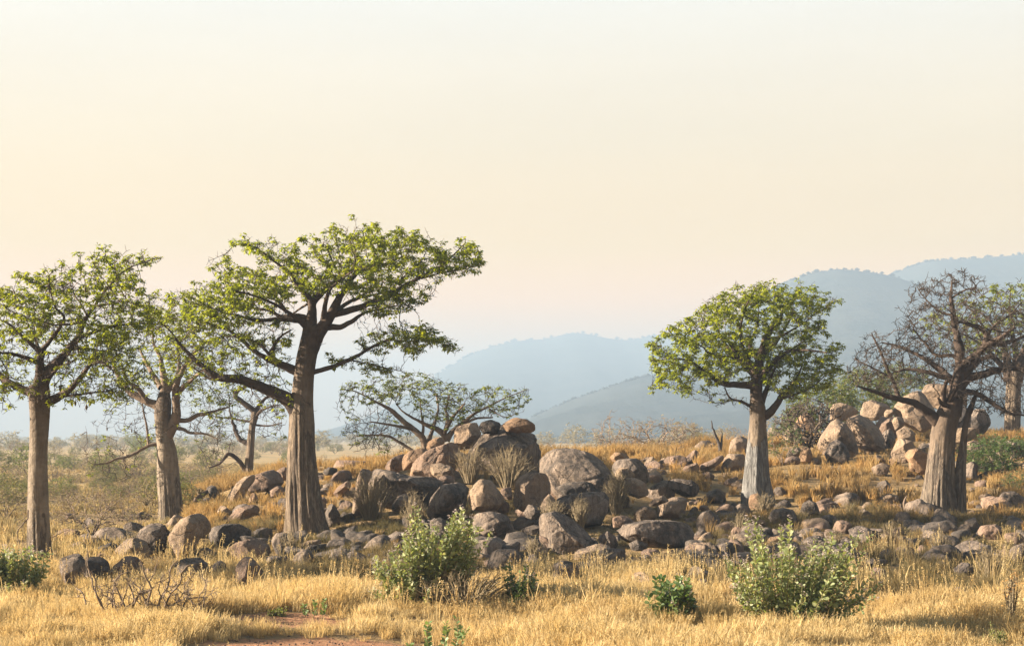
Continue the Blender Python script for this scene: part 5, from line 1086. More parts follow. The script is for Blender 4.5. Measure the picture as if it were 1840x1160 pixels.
X, Y = at(165, 965); bush_thing('bush', 'dark thorny bush just right of the left baobab trunk on the plain', 'bush', None, X, Y, 225, M_dead, M_bush_grey, h=1.9, w=3.6, n=1300, stems=7, step=.15, r0=.007, lp=.45, leaf=.06, base_z=.15)
X, Y = at(400, 830)

# fine stemmed dry shrubs
def wispy(label, p, Y, h, w, n, seed, lm, cat='shrub', dz=0, name='dry_shrub', sway=.35, tw=.35, leafs=.04):
    g = np.random.default_rng(seed); X = wx(p, Y); r = empty(name, (X, Y, float(ground(X, Y))+dz)); tag(r, label, cat)
    a = g.uniform(0, 6.28, n); sp = g.uniform(0, 1, n)**.6; tipx = np.cos(a)*sp*w/2; tipy = np.sin(a)*sp*w/2; hh = h*(1-.45*sp**2)*g.uniform(.7, 1.05, n)
    B = np.stack([tipx*.3, tipy*.3, 0*a], -1); T = np.stack([tipx, tipy, hh], -1); pts = []
    K = 5
    for t in np.linspace(0, 1, K): pts.append(B+(T-B)*(t)+np.stack([tipx*.0, tipy*.0, hh*.18*math.sin(math.pi*t)], -1)+g.normal(0, .025*h, T.shape)*t)
    SA = np.concatenate(pts[:-1]); SB = np.concatenate(pts[1:]); ra = np.concatenate([np.full(n, .014*(1-k/K)+.005) for k in range(K-1)]); rb = ra*.85
    sd = np.concatenate([pts[k] for k in range(1, K)]*2); d = g.normal(0, 1, sd.shape)+(0, 0, .7); d /= np.linalg.norm(d, axis=1)[:, None]; e = sd+d*(h*.16*g.uniform(.4, 1.2, len(sd)))[:, None]
    V, F = segs(np.concatenate([SA, sd]), np.concatenate([SB, e]), np.concatenate([ra, np.full(len(sd), .005)]), np.concatenate([rb, np.full(len(sd), .003)]), 3)
    link('stems', mesh_from('stems', V, [F], [M_drygrey], False, {'var': np.repeat(g.uniform(0, 1, len(V)//6), 6)}), r)['kind'] = 'stuff'
    C = np.concatenate([e[g.random(len(e)) < tw*.4], pts[-1]]); V, F, var = leaf_clusters(C, leafs, g, 4, -.2, .5)
    link('foliage', mesh_from('foliage', V, [F], [lm], False, {'var': var}), r)['kind'] = 'stuff'
    return r
wispy('grey wispy shrub against the upright pinkish block of the central pile', 846, 72, 1.6, 2.0, 95, 301, M_drygrey, dz=.1)
wispy('rounded pale wispy shrub in front of the big streaked dome', 915, 71, 1.65, 2.6, 130, 302, M_drygrey, dz=.1)
wispy('yellow-grey wispy shrub at the left end of the long dark slab', 668, 64.5, 1.8, 2.0, 110, 303, M_drygrey, dz=.15)
wispy('dark grey tuft growing in the lee of the huge grey dome', 1108, 66, 1.7, 1.1, 110, 304, M_bush_grey, dz=.3, tw=.2)
wispy('small grey tuft before the flat-topped grey block', 1042, 62, 1.2, .9, 60, 305, M_drygrey, dz=.25)
wispy('grass tuft on the left shoulder of the large rounded boulder', 992, 60.3, .9, 1.2, 60, 306, M_drygrey, dz=.7)
wispy('brown wispy plant below the green baobab among the stones', 1372, 68, 1.0, 1.1, 60, 307, M_drygrey)
wispy('dry stalks in shade below the long dark slab', 745, 62.5, 1.5, 1.1, 50, 308, M_drygrey)
wispy('tall orange dry seed stalk standing in the grass at the lower right', 1818, 35, 1.2, .32, 26, 309, leaf_material('seed_orange', (.55, .30, .10), (.66, .38, .14), (.7, .45, .2), .3), name='seed_stalk', cat='plant', tw=.9, leafs=.05)
wispy('pale dry weed clump at the foot of the tall flowering shrub', 835, 38.0, 1.0, 2.6, 130, 310, M_drygrey, tw=.8)
wispy('tiny dead tuft on top of the tallest leaning boulder', 358, 59, .22, .3, 16, 311, M_twig, dz=1.85)
wispy('dead tuft on top of the boulder with the bright left face', 264, 60.3, .3, .6, 24, 312, M_twig, dz=1.4)
for k, (p, q, w) in enumerate([(520, 1000, .8), (235, 1000, .9), (320, 985, .7), (1690, 1005, .9), (1600, 985, .8), (1500, 1000, .9), (1780, 1045, 1.0), (1330, 965, .8), (960, 1010, .9), (1075, 1040, 1.0)]):
    X, Y = at(p, q); wispy('thin dry weed ' + ['near the grey boulder left of the main baobab', 'below the tall boulder of the left group', 'between the two tallest boulders of the left group', 'in the shaded hollow under the bare baobab', 'on the shaded slope left of the bare baobab roots', 'above the right-hand flowering shrub', 'below the low domed grey boulder', 'among stones left of the right-hand flowering shrub', 'under the large boulder with the grass tuft', 'at the right of the low domed rock in the straw'][k], p, Y, .9, w, 34, 320+k, M_drygrey, cat='weed', name='dry_weed')

# limbs only: dead wood drawn branch by branch
def deadwood(name, label, cat, c, Y, bq, limbs, m, dz=0, sides=7, thick=1.0, side=0):
    bx = px(c, [limbs[0][1][0]])[0]; X0 = wx(bx[0], Y); Z0 = float(ground(X0, Y)); r = empty(name, (X0, Y, Z0)); tag(r, label, cat); zb = wz(px(c, [(0, bq)])[0][1], Y)
    for i, (dy, pts) in enumerate(limbs):
        P = px(c, pts); s_ = CROP[c][2]; n = len(P)
        W = np.array([(wx(p[0], Y)-X0, dy*k/(n-1)+rnd.uniform(-.04, .04), wz(p[1], Y)-zb+dz, thick*p[2]/s_/2/FPX*Y) for k, p in enumerate(P)]); C = catmull(W, 2); C[:, :3] += np.array([[noise.noise(Vector((i*2.3, k*.7, 0))), 0, noise.noise(Vector((i*2.3, k*.7, 5)))] for k in range(len(C))])*.035*min(1, Y/50)
        V, F, F3 = tube(C, sides, .12, i); L3 = [F3]; L4 = [F]
        for _ in range(side):
            k = rnd.randrange(len(C)//4, len(C)); p = C[k, :3]; d = np.array((rnd.gauss(0, 1), rnd.gauss(0, 1), rnd.gauss(.5, .7))); d /= np.linalg.norm(d); L = rnd.uniform(.12, .34); d2 = d+np.array((rnd.gauss(0, .5), rnd.gauss(0, .5), .4)); d2 /= np.linalg.norm(d2); rr = max(C[k, 3]*.6, .006)
            v, f, f3 = tube(np.array([(*p, rr), (*(p+d*L*.5), rr*.7), (*(p+d*L*.5+d2*L*.5), rr*.35)]), 5, .05, k); L4.append(f+len(V)); L3.append(f3+len(V)); V = np.concatenate([V, v])
        link('branch', mesh_from('branch', V, [np.concatenate(L4), np.concatenate(L3)], [m], True), r)
    return r
deadwood('dead_stump', 'charred dead forked stump standing on the sandy rise left of the green baobab', 'dead tree', 'K', 98, 470, [(0, [(500,475,34),(498,430,32),(492,390,28),(470,330,22),(448,280,16),(436,240,12),(432,205,7)]), (.2, [(500,420,26),(512,370,18),(515,330,14),(516,300,9),(505,280,5)]), (0, [(440,265,8),(432,262,5),(430,268,4)])], M_black)
LB = [(.3, [(560,720,9),(545,650,9),(520,600,8),(490,560,6),(450,540,5),(440,510,4)]), (-.2, [(560,720,12),(570,640,12),(590,570,11),(560,500,8),(540,430,7),(530,390,4)]),
 (.1, [(440,700,12),(400,640,10),(370,580,9),(360,520,8),(400,490,7),(435,465,4)]), (.5, [(290,690,10),(250,620,9),(215,560,8),(200,500,8),(170,440,7),(162,390,5),(170,350,3)]),
 (-.4, [(300,700,9),(270,640,9),(250,580,8),(260,520,8),(235,460,7),(215,420,6),(215,375,4)]), (.2, [(620,720,12),(640,640,12),(680,570,11),(690,500,9),(700,440,8),(740,400,5)]),
 (-.3, [(640,730,14),(680,670,12),(710,600,11),(770,540,9),(780,480,8),(800,450,7),(840,415,4)]), (.6, [(640,740,12),(700,720,11),(760,690,9),(800,640,8),(870,640,6),(900,640,4)]),
 (-.6, [(650,750,12),(740,720,10),(830,710,8),(880,680,7),(930,650,6),(940,640,4)]), (.3, [(800,640,7),(810,610,5),(800,590,3)]), (0, [(460,700,10),(480,640,9),(460,580,8),(440,530,6),(430,510,3)]),
 (.4, [(185,670,8),(160,620,8),(130,590,8),(95,580,4)]), (.4, [(150,610,6),(120,625,5),(100,635,3)]), (-.5, [(470,690,9),(520,600,9),(600,570,7),(620,560,4)]), (.2, [(590,570,7),(570,530,6),(600,480,5),(610,400,3)]),
 (-.2, [(690,560,7),(730,560,5),(740,530,3)]), (.1, [(350,690,9),(345,640,8),(340,600,7),(350,560,4)]), (.6, [(540,600,8),(500,600,6),(480,560,4)]), (-.5, [(380,700,8),(420,660,8),(440,600,6),(470,540,4),(480,500,3)]), (.3, [(660,720,8),(720,760,6),(780,740,5),(840,740,3)]),
 (.1, [(650,640,7),(630,580,6),(640,520,5),(660,480,3)]), (.4, [(200,500,5),(180,505,4),(150,490,3)]), (-.3, [(735,600,7),(745,640,6),(800,650,4)])]
deadwood('dry_branching_shrub', 'leafless branching shrub in the straw grass at the lower left', 'shrub', 'L', 36.2, 740, LB, M_dead, dz=.03, thick=1.15, side=5)
_r = [o for o in COL.objects if o.name == 'dry_branching_shrub'][0]
for k, (dx, w_) in enumerate([(-.55, 1.3), (.35, 1.5), (1.0, 1.2)]):
    (V, F), _l = bush_parts(251+k, h=1.0, w=w_, n=110, stems=5, step=.10, r0=.0065, lp=0, base_z=.1, jit=.45)
    b_ = link('twigs', mesh_from('twigs', V, [F], [M_dead]), _r, (dx, .1*k, -.03)); b_['kind'] = 'stuff'
deadwood('hanging_branch', 'broken hanging twigs on the left flank of the left baobab', 'branch', 'N', 50.4, 720, [(0, [(165,370,9),(160,420,8),(120,470,7),(103,500,6),(108,560,4),(125,640,3)]), (0, [(160,400,5),(130,430,4),(105,450,3)]), (.4, [(290,540,6),(330,520,5),(380,490,3)])], M_dead)
deadwood('aloe', 'small spiky grey aloe rosette on the slope above the shaded stones', 'plant', 'K', 68, 1010, [(0, [(1520,1010,10),(1500,960,6),(1480,915,2)]), (.2, [(1520,1010,10),(1540,950,6),(1575,905,2)]), (-.2, [(1520,1010,10),(1520,960,7),(1515,915,2)]), (0, [(1520,1010,9),(1490,985,6),(1450,950,2)]), (0, [(1520,1010,9),(1560,985,6),(1590,960,2)]), (0, [(1420,1005,8),(1410,965,5),(1395,930,2)])], M_bush_grey)
deadwood('dead_snag', 'small weathered snag stump left of the bare baobab roots', 'dead stump', 'M', 68.5, 1050, [(0, [(1040,1055,26),(1030,1010,20),(1035,970,14),(1050,940,6)]), (0, [(1050,1050,20),(1060,1000,14),(1070,975,6)]), (0, [(1030,1050,16),(1010,1010,10),(1005,990,5)])], M_limb_pale)

# ---- flowering shrubs with opposite leaves (foreground)
def oval_leaves(C, D, L, g, width=.55, cup=.12):
    n = len(C); D = D/np.linalg.norm(D, axis=1)[:, None]; ref = g.normal(0, 1, (n, 3)); ref[:, 2] += 1.5; S = np.cross(D, ref); S /= np.linalg.norm(S, axis=1)[:, None]; U = np.cross(S, D); w = (L*width*.5)[:, None]; L_ = L[:, None]
    P = [C, C+D*L_*.3-S*w*.85+U*w*cup*2, C+D*L_*.7-S*w*.9+U*w*cup*2, C+D*L_, C+D*L_*.7+S*w*.9+U*w*cup*2, C+D*L_*.3+S*w*.85+U*w*cup*2]
    V = np.stack(P, 1).reshape(-1, 3); b = (np.arange(n)*6)[:, None]
    F = np.concatenate([b+np.array([[0, 1, 2, 3]]), b+np.array([[0, 3, 4, 5]])]); return V, F
def flowering(label, c, Y, base, poly, n, seed, leafL=.095, mats=(M_shrub, M_flower), fl=.8, thick=1.0, name='flowering_shrub', cat='shrub', gap=.075, dark=None, group=None):
    g = np.random.default_rng(seed); B = px(c, [base])[0]; X0 = wx(B[0], Y); Z0 = float(ground(X0, Y)); zb = wz(B[1], Y); r = empty(name, (X0, Y, Z0)); tag(r, label, cat, group)
    q = sample_poly(px(c, poly), n, g); Pl = [p[:2] for p in px(c, poly)]
    for i in range(0, n, 2):
        yy = np.linspace(min(p[1] for p in Pl), q[i, 1], 24); ins = in_poly(np.full(24, q[i, 0]), yy, Pl)
        if ins.any(): q[i, 1] = yy[np.argmax(ins)]+g.uniform(0, 6)
    xs = [p[0] for p in px(c, poly)]; hw = (max(xs)-min(xs))/2; xc = (max(xs)+min(xs))/2
    T = np.stack([wx(q[:, 0], Y)-X0, g.uniform(-1, 1, n)*thick*np.sqrt(np.maximum(.1, 1-((q[:, 0]-xc)/hw)**2)), wz(q[:, 1], Y)-zb], -1); T[:, 2] = np.maximum(T[:, 2], .15); T *= g.uniform(.78, 1.12, (n, 1))
    K = 9; B0 = g.normal(0, .10, (n, 3))*(1, 1, 0)+np.stack([T[:, 0]*.12, T[:, 1]*.12, 0*T[:, 0]], -1); pts = []
    for t in np.linspace(0, 1, K):
        s = t**.8; h_ = t**1.35; pts.append(np.stack([B0[:, 0]+(T[:, 0]-B0[:, 0])*s, B0[:, 1]+(T[:, 1]-B0[:, 1])*s, T[:, 2]*h_], -1)+g.normal(0, .018, T.shape)*min(1, t*3))
    pts = np.array(pts); SA = pts[:-1].reshape(-1, 3); SB = pts[1:].reshape(-1, 3); ra = np.repeat(np.linspace(.016, .006, K-1), n)
    V, F = segs(SA, SB, ra, ra*.9, 4); link('stems', mesh_from('stems', V, [F], [M_stalk]), r)['kind'] = 'stuff'
    C, D, Ls = [], [], []
    for i in range(n):
        P = pts[:, i]; seg = np.linalg.norm(np.diff(P, axis=0), axis=1); cum = np.concatenate([[0], np.cumsum(seg)]); L = cum[-1]; start = max(.08*L, L-1.5)
        ph = g.uniform(0, 3.14)
        for k, d in enumerate(np.arange(start, L, gap)):
            p = np.array([np.interp(d, cum, P[:, j]) for j in range(3)]); t = (P[-1]-P[-3]); t /= np.linalg.norm(t)+1e-6
            a = np.cross(t, (math.cos(ph), math.sin(ph), .3)); a /= np.linalg.norm(a); b = np.cross(t, a); w_ = k*1.57
            dr = a*math.cos(w_)+b*math.sin(w_); frac = (d-start)/max(L-start, .01); ln = leafL*1.25*(1.15-.5*frac)*g.uniform(.75, 1.2)
            for sgn in (1, -1): C.append(p); D.append(dr*sgn+t*g.uniform(.35, 1.0)+g.normal(0, .25, 3)); Ls.append(ln)
    C, D, Ls = map(np.array, (C, D, Ls)); V, F = oval_leaves(C, D, Ls, g); var = np.repeat(g.uniform(0, 1, len(C)), 6)
    link('foliage', mesh_from('foliage', V, [F], [mats[0]], False, {'var': var}), r)['kind'] = 'stuff'
    m = g.random(n) < fl; tp = pts[-1][m]
    if len(tp):
        C = np.repeat(tp, 9, 0)+g.normal(0, .032, (len(tp)*9, 3)); V, F, var = leaf_clusters(C, .026, g, 5, -.5, .8); link('flowers', mesh_from('flowers', V, [F], [mats[1]], False, {'var': var}), r)['kind'] = 'stuff'
    return r
flowering('tall yellow-green flowering shrub with two peaks in front of the central pile', 'J', 38.4, (440, 560), [(165,265),(195,255),(235,320),(300,270),(330,190),(400,110),(430,50),(470,60),(480,130),(540,130),(545,230),(585,110),(640,70),(665,20),(720,80),(740,150),(790,150),(800,200),(760,260),(780,330),(700,420),(560,420),(500,510),(380,500),(300,480),(190,470),(180,380)], 150, 401, .12, thick=.95, fl=.9)
flowering('low dark leafy flank of flowering bush right of the tall two-peaked shrub', 'J', 37.8, (980, 590), [(860,370),(910,350),(950,380),(990,340),(1030,390),(1090,460),(1085,530),(1030,570),(960,590),(930,540),(880,470)], 46, 402, .11, (M_shrub_dk, M_flower), thick=.5, fl=.5)
flowering('large rounded flowering shrub with pale flower tips at the lower right', 'I', 34.4, (600, 680), [(270,400),(290,300),(330,320),(390,330),(395,250),(440,140),(490,130),(520,260),(570,180),(600,115),(625,190),(680,240),(720,310),(760,270),(810,190),(840,240),(900,200),(940,190),(990,220),(1000,300),(1040,360),(1090,400),(1080,500),(1040,560),(960,590),(860,620),(760,640),(640,640),(540,590),(440,560),(350,560),(290,490)], 160, 403, .11, thick=1.25, fl=.9)
flowering('small compact dark green shrub between the two big flowering shrubs', 'J', 34.8, (1770, 660), [(1625,540),(1640,470),(1700,435),(1760,450),(1810,415),(1860,460),(1885,560),(1870,620),(1800,640),(1700,640),(1650,600)], 60, 404, .15, (M_shrub_dk, M_flower), thick=.45, fl=.25, gap=.06)
flowering('sprawling green shrub in front of the left baobab at the left edge', 'C', 41, (60, 960), [(-160,760),(-60,720),(0,730),(40,760),(90,720),(150,760),(200,780),(215,850),(230,920),(180,900),(120,900),(60,940),(-100,950),(-160,900)], 130, 405, .12, thick=.8, fl=.5)
flowering('scrawny green weed low at the far right of the straw grass', 'I', 32.8, (1700, 720), [(1630,660),(1680,600),(1750,620),(1790,680),(1740,700)], 24, 406, .05, (M_bush_green, M_flower), thick=.3, fl=0, name='weed', cat='weed')
flowering('tiny green weed in the straw grass near the lower right shrub', 'I', 32, (1430, 745), [(1370,735),(1390,700),(1450,700),(1490,735)], 14, 407, .05, (M_bush_green, M_flower), thick=.2, fl=0, name='weed', cat='weed')
flowering('flat green weed left of the big-leafed seedling in the straw grass', 'L', 37.2, (1355, 700), [(1290,670),(1330,640),(1400,650),(1420,690),(1360,700)], 22, 408, .05, (M_bush_green, M_flower), thick=.3, fl=0, name='weed', cat='weed')
# big leafed seedlings: every leaf its own part
def seedling(label, c, Y, basey, shoots, seed, L=.10):
    g = np.random.default_rng(seed); B = px(c, [shoots[0][0]])[0]; X0 = wx(B[0], Y); zb = wz(px(c, [(0, basey)])[0][1], Y); r = empty('seedling', (X0, Y, float(ground(X0, Y)))); tag(r, label, 'plant')
    for k, sh in enumerate(shoots):
        P = [(wx(p[0], Y)-X0, g.normal(0, .03)+.05*k*(-1)**k, wz(p[1], Y)-zb, .007) for p in px(c, sh)]; C = catmull(np.array(P), 5); V, F, F3 = tube(C, 6, .02, k); link('stem', mesh_from('stem', V, [F, F3], [M_stalk], True), r)
        n = max(3, len(sh)*3)
        for i, t in enumerate(np.linspace(.25, 1, n)):
            p = C[int(t*(len(C)-1)), :3]
            for sg in (1, -1):
                D = np.array([sg*g.uniform(.5, 1), g.uniform(-.8, .5), g.uniform(.2, 1.1)]); V, F = oval_leaves(np.array([p]), np.array([D]), np.array([L*g.uniform(.8, 1.25)]), g, .62, .15)
                link('leaf', mesh_from('leaf', V, [F], [M_leafbig], False, {'var': np.full(6, g.uniform(0, 1))}), r)
M_leafbig = leaf_material('seedling_leaf', (.10, .165, .06), (.15, .22, .085), (.22, .27, .12), .3, .5, .4)
seedling('broad-leaved seedling at the bottom edge left of the centre', 'J', 32.2, 745, [[(500,790),(490,720),(480,650),(490,600)], [(560,790),(570,700),(585,640),(580,600)], [(620,800),(630,700),(640,640),(630,575)], [(400,790),(395,750),(390,710)], [(640,800),(660,700),(685,640)]], 421, .105)
seedling('small broad-leaved seedling alone in the straw grass at the left', 'L', 37, 705, [[(1530,705),(1525,680),(1520,635)], [(1580,710),(1590,660),(1590,605)], [(1625,710),(1640,660),(1645,605)]], 422, .085)
seedling('single green sprig right of the dark leafy bush flank', 'J', 38.2, 570, [[(1140,570),(1145,545),(1150,515)]], 423, .07)

# ------------------------------------------------------------------ grass
def tuft_mesh(name, n, h, spread, seed, w=.007, lean=.35, heads=0, m=None):
    g = np.random.default_rng(seed); a = g.uniform(0, 6.28, n); r_ = spread*np.sqrt(g.uniform(0, 1, n)); B = np.stack([np.cos(a)*r_, np.sin(a)*r_, np.full(n, -.04)], -1)
    L = h*g.uniform(.45, 1.1, n); d = np.stack([np.cos(a), np.sin(a), 0*a], -1)*(.25+.6*g.random(n))[:, None]*lean+g.normal(0, .13, (n, 3))*(1, 1, 0); wind = np.array((.18, -.05, 0))
    s = np.stack([-np.sin(a), np.cos(a), 0*a], -1)+g.normal(0, .6, (n, 3))*(1, 1, 0); s /= np.linalg.norm(s, axis=1)[:, None]
    up = np.array((0, 0, 1.)); P1 = B+(up+d*.45)*(L*.45)[:, None]; P2 = P1+(up*.8+d*1.2+wind)*(L*.35)[:, None]; P3 = P2+(up*.35+d*1.7+wind*1.5)*(L*.25)[:, None]; W = (w*g.uniform(.6, 1.3, n))[:, None]
    V = np.stack([B-s*W, B+s*W, P1-s*W*.9, P1+s*W*.9, P2-s*W*.6, P2+s*W*.6, P3], 1).reshape(-1, 3); b = (np.arange(n)*7)[:, None]
    Q = np.concatenate([b+np.array([[0, 1, 3, 2]]), b+np.array([[2, 3, 5, 4]])]); T = b+np.array([[4, 5, 6]]); var = np.repeat(g.uniform(0, 1, n), 7)
    if heads:
        k = g.choice(n, heads, replace=False); C = np.repeat(P3[k], 7, 0)+np.tile(np.linspace(-.10, .03, 7)[:, None]*np.array([[0.1, 0, 1.]]), (heads, 1))*1.0
        HV, HF, hv = leaf_clusters(C, .028, g, 3, -.7, .45); Q = np.concatenate([Q, HF+len(V)]); V = np.concatenate([V, HV]); var = np.concatenate([var, .7+hv*.3])
    return mesh_from(name, V, [Q, T], [m], False, {'var': var})
def scatter(name, label, pts, sc, tufts, m, cat='grass'):
    """one grass object: a point cloud whose geometry nodes set one of the tufts on every point"""
    n = len(pts); me = bpy.data.meshes.new(name); me.vertices.add(n); me.vertices.foreach_set('co', np.asarray(pts, np.float32).ravel())
    for k, t, v in (('scl', 'FLOAT', sc), ('rz', 'FLOAT', rng.uniform(0, 6.28, n)), ('tx', 'FLOAT', rng.normal(0, .12, n))):
        a = me.attributes.new(k, t, 'POINT'); a.data.foreach_set('value', np.asarray(v, np.float32))
    a = me.attributes.new('idx', 'INT', 'POINT'); a.data.foreach_set('value', rng.integers(0, len(tufts), n).astype(np.int32)); me.materials.append(m); me.update()
    o = link(name, me); tag(o, label, cat, kind='stuff')
    ng = bpy.data.node_groups.new(name, 'GeometryNodeTree'); ng.interface.new_socket('Geometry', in_out='INPUT', socket_type='NodeSocketGeometry'); ng.interface.new_socket('Geometry', in_out='OUTPUT', socket_type='NodeSocketGeometry')
    N, Lk = ng.nodes, ng.links; gi = N.new('NodeGroupInput'); go = N.new('NodeGroupOutput')
    gg = N.new('GeometryNodeGeometryToInstance')
    for t in reversed(tufts):
        oi = N.new('GeometryNodeObjectInfo'); oi.inputs['Object'].default_value = t; oi.inputs['As Instance'].default_value = True; Lk.new(oi.outputs['Geometry'], gg.inputs[0])
    iop = N.new('GeometryNodeInstanceOnPoints'); Lk.new(gi.outputs[0], iop.inputs['Points'])
    gj = N.new('GeometryNodeJoinGeometry')
    for t in reversed(tufts):
        oi = N.new('GeometryNodeObjectInfo'); oi.inputs['Object'].default_value = t; oi.inputs['As Instance'].default_value = True; Lk.new(oi.outputs['Geometry'], gj.inputs[0])
    N.remove(gg); [N.remove(x) for x in [y for y in N if y.bl_idname == 'GeometryNodeObjectInfo' and not y.outputs['Geometry'].links]]
    Lk.new(gj.outputs[0], iop.inputs['Instance']); iop.inputs['Pick Instance'].default_value = True
    def at_(nm, dt): x = N.new('GeometryNodeInputNamedAttribute'); x.data_type = dt; x.inputs['Name'].default_value = nm; return x.outputs[0]
    Lk.new(at_('idx', 'INT'), iop.inputs['Instance Index']); cb = N.new('ShaderNodeCombineXYZ'); Lk.new(at_('tx', 'FLOAT'), cb.inputs[0]); Lk.new(at_('rz', 'FLOAT'), cb.inputs[2])
    Lk.new(cb.outputs[0], iop.inputs['Rotation']); Lk.new(at_('scl', 'FLOAT'), iop.inputs['Scale']); Lk.new(iop.outputs[0], go.inputs[0])
    md = o.modifiers.new('grass', 'NODES'); md.node_group = ng; return o
def tufts(m, tag_, specs): return [bpy.data.objects.new('%s_tuft' % tag_, tuft_mesh('tuft', *s, m=m)) for s in specs]
TF = tufts(M_grass_f, 'straw', [(46, .55, .20, 1, .0075, .45, 5), (52, .45, .22, 2, .0075, .6, 4), (38, .65, .16, 3, .007, .3, 8), (56, .38, .24, 4, .008, .7, 0), (44, .5, .2, 5, .007, .5, 10)])
TS = tufts(M_grass_s, 'slope', [(46, .55, .16, 11, .012, .45, 0), (40, .7, .14, 12, .012, .35, 6), (50, .4, .2, 13, .013, .6, 0), (30, .8, .12, 14, .011, .3, 8)])
TG = tufts(M_grass_shade_tint, 'shade', [(44, .5, .18, 21, .009, .5, 4), (36, .7, .15, 22, .008, .4, 8), (50, .35, .22, 23, .01, .7, 0)])
TT = tufts(M_grass_f, 'tall', [(9, .7, .10, 41, .006, .25, 7), (6, .8, .07, 42, .006, .2, 6), (12, .6, .12, 43, .006, .35, 9)])
TP = tufts(M_grass_p, 'plain', [(26, .6, .3, 31, .025, .6, 0), (26, .5, .35, 32, .03, .8, 0), (22, .8, .25, 33, .025, .4, 0)])
RF = np.array([(o.location.x, o.location.y, max(abs(v[0]) for v in o.bound_box)*abs(o.scale.x)) for o in COL.objects if o.name.split('.')[0] in ('boulder', 'stone')])
def rock_clear(X, Y):
    f = np.ones(len(X))
    for x, y, r in list(RF)+[(wx(70, 51.5), 51.5, 1.1), (wx(305, 78), 78, 1.2), (wx(560, 64), 64, 1.7), (wx(1360, 73), 73, 1.2), (wx(1700, 70), 70, 1.7)]:
        m = (np.abs(X-x) < r*1.05) & (Y-y < r*.5) & (y-Y < r*.6+1.6); f[m] = np.minimum(f[m], .36)
    U_f = 920+X/Y*FPX; f = np.where((U_f > 820) & (U_f < 1270) & (Y > 50.5) & (Y < 64), f*.55, f)
    ds = ((X-wx(255, 36))/1.9)**2+((Y-35.4)/1.5)**2; f = np.minimum(f, np.where(ds < 1, .55, 1)); return f
def gnoise(X, Y, s, o): return np.array([noise.fractal(Vector((x*s+o, y*s, 0)), 1.0, 2.0, 3) for x, y in zip(X, Y)])
def field(n, y0, y1, u0=-350, u1=2250, power=1.0):
    n = int(n*1.25) if u1 > 2000 else n
    Y = (y0**power+rng.random(n)*(y1**power-y0**power))**(1/power); U = rng.uniform(u0, u1, n); return (U-920)/FPX*Y, Y, U
# straw in the foreground
X, Y, U = field(30000, 27.5, 57, power=2); nz = gnoise(X, Y, .35, 3)
edge = 48.0+1.5*np.sin(X*.4)-sstep(1150, 1300, U)*5.0-sstep(450, 700, U)*3.0+nz*4
keepm = (Y < edge) & (rng.random(len(X)) > soil_mask(X, Y)*1.6) & (rng.random(len(X)) < .62+.5*nz+.25)
X, Y, nz = X[keepm], Y[keepm], nz[keepm]; s = (.45+.5*rng.random(len(X))+nz*.75)*(1-.35*np.clip(soil_mask(X, Y)*2, 0, 1))
scatter('straw_grass', 'pale golden straw grass covering the sunny foreground', np.stack([X, Y, ground(X, Y)], -1), np.clip(s, .25, 1.35)*rock_clear(X, Y), TF, M_grass_f)
# grey-brown grass, its colour darkened in place of tree shade across the band
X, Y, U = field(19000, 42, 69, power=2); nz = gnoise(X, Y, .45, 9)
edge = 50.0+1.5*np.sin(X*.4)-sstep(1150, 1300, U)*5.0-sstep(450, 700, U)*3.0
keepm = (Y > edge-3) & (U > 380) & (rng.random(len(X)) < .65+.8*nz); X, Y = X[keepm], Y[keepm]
scatter('shade_tint_grass', 'thin grey-brown grass between the stones, darkened to stand in for tree shade', np.stack([X, Y, ground(X, Y)], -1), rng.uniform(.35, .95, len(X))*rock_clear(X, Y), TG, M_grass_shade_tint)
# orange grass on the slopes
X, Y, U = field(24000, 56, 118, power=1.6); nz = gnoise(X, Y, .28, 5); Z = ground(X, Y)
pile = np.clip(1.3-np.hypot((U-960)/290, (Y-68)/9), 0, 1)
keepm = (rng.random(len(X)) < (.38+1.5*nz)*(1-.8*np.minimum(pile*2, 1))) & ((U > 330)) & (rng.random(len(X)) < .12+sstep(61, 70, Y)); X, Y, Z, nz = X[keepm], Y[keepm], Z[keepm], nz[keepm]
scatter('orange_grass', 'tufts of orange-gold dry grass on the slopes between the boulders', np.stack([X, Y, Z], -1), np.clip(.45+.5*rng.random(len(X))+nz*.8, .25, 1.35)*rock_clear(X, Y), TS, M_grass_s)
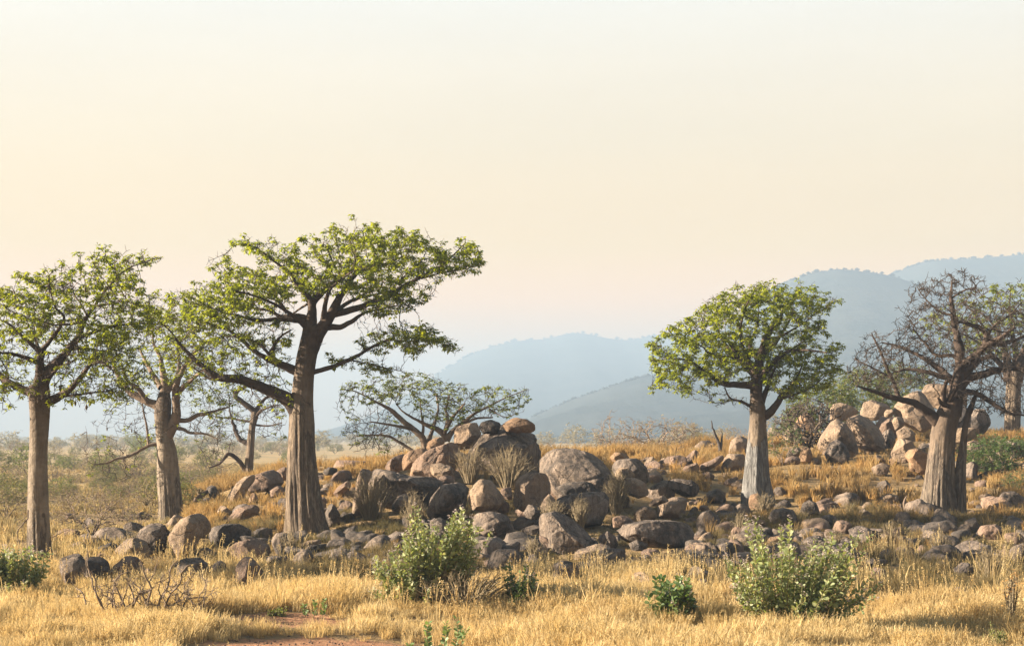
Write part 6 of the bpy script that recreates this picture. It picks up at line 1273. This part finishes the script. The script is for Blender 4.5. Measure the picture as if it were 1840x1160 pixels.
# taller stalks with seed heads
X, Y, U = field(1500, 35, 58, power=2); nz = gnoise(X, Y, .5, 31); keepm = (nz > .05) & (soil_mask(X, Y) < .2) & ((Y < 49) | (U < 560) | (U > 1560)); X, Y = X[keepm], Y[keepm]
scatter('tall_grass', 'taller grass stalks with seed heads rising over the straw', np.stack([X, Y, ground(X, Y)], -1), rng.uniform(1.0, 1.7, len(X))*np.minimum(1, rock_clear(X, Y)+.3), TT, M_grass_f)
# the plain at the left
X, Y, U = field(19000, 52, 240, -400, 640, 1.4); nz = gnoise(X, Y, .12, 15); keepm = (rng.random(len(X)) < .45+.9*nz) & ((U < 400) | (Y > 105)); X, Y, nz = X[keepm], Y[keepm], nz[keepm]
scatter('plain_grass', 'patchy dry grass on the hazy plain at the left', np.stack([X, Y, ground(X, Y)], -1), rng.uniform(.4, .85, len(X)), TP, M_grass_p)
# pebbles and litter on the bare soil
g = np.random.default_rng(77); n = 900; X = g.uniform(-9, 2, n); Y = g.uniform(28.5, 38, n); k = soil_mask(X, Y) > g.random(n)*.8; X, Y = X[k], Y[k]; Z = ground(X, Y); n = len(X)
V0, F0 = ico(0); S = g.uniform(.01, .035, (n, 1, 1)); V = V0[None]*S*g.uniform(.6, 1.2, (n, 1, 3))+np.stack([X, Y, Z+.005], -1)[:, None]
o = link('pebbles', mesh_from('pebbles', V.reshape(-1, 3), [(F0[None]+(np.arange(n)*12)[:, None, None]).reshape(-1, 3)], [RM['pink']])); tag(o, 'small pebbles and clods on the bare red soil patch', 'pebbles', kind='stuff')

# ------------------------------------------------------------------ haze
HZ = dict(density=5.1e-4, color=(.275, .374, .498), g=0.0)
hx0, hx1, hy0, hy1, hz0, hz1 = -5300, 5300, -700, 5800, -8.0, 256.0
hv = [(x, y, z) for z in (hz0, hz1) for y in (hy0, hy1) for x in (hx0, hx1)]
m, nt, out = mat('air_haze'); pv = nt.nodes.new('ShaderNodeVolumePrincipled'); pv.inputs['Density'].default_value = HZ['density']; pv.inputs['Color'].default_value = (*HZ['color'], 1); pv.inputs['Anisotropy'].default_value = HZ['g']
nt.links.new(pv.outputs[0], out.inputs['Volume'])
o = link('haze', mesh_from('haze', hv, [[(0, 2, 3, 1), (4, 5, 7, 6), (0, 1, 5, 4), (2, 6, 7, 3), (0, 4, 6, 2), (1, 3, 7, 5)]], [m])); tag(o, kind='stuff')
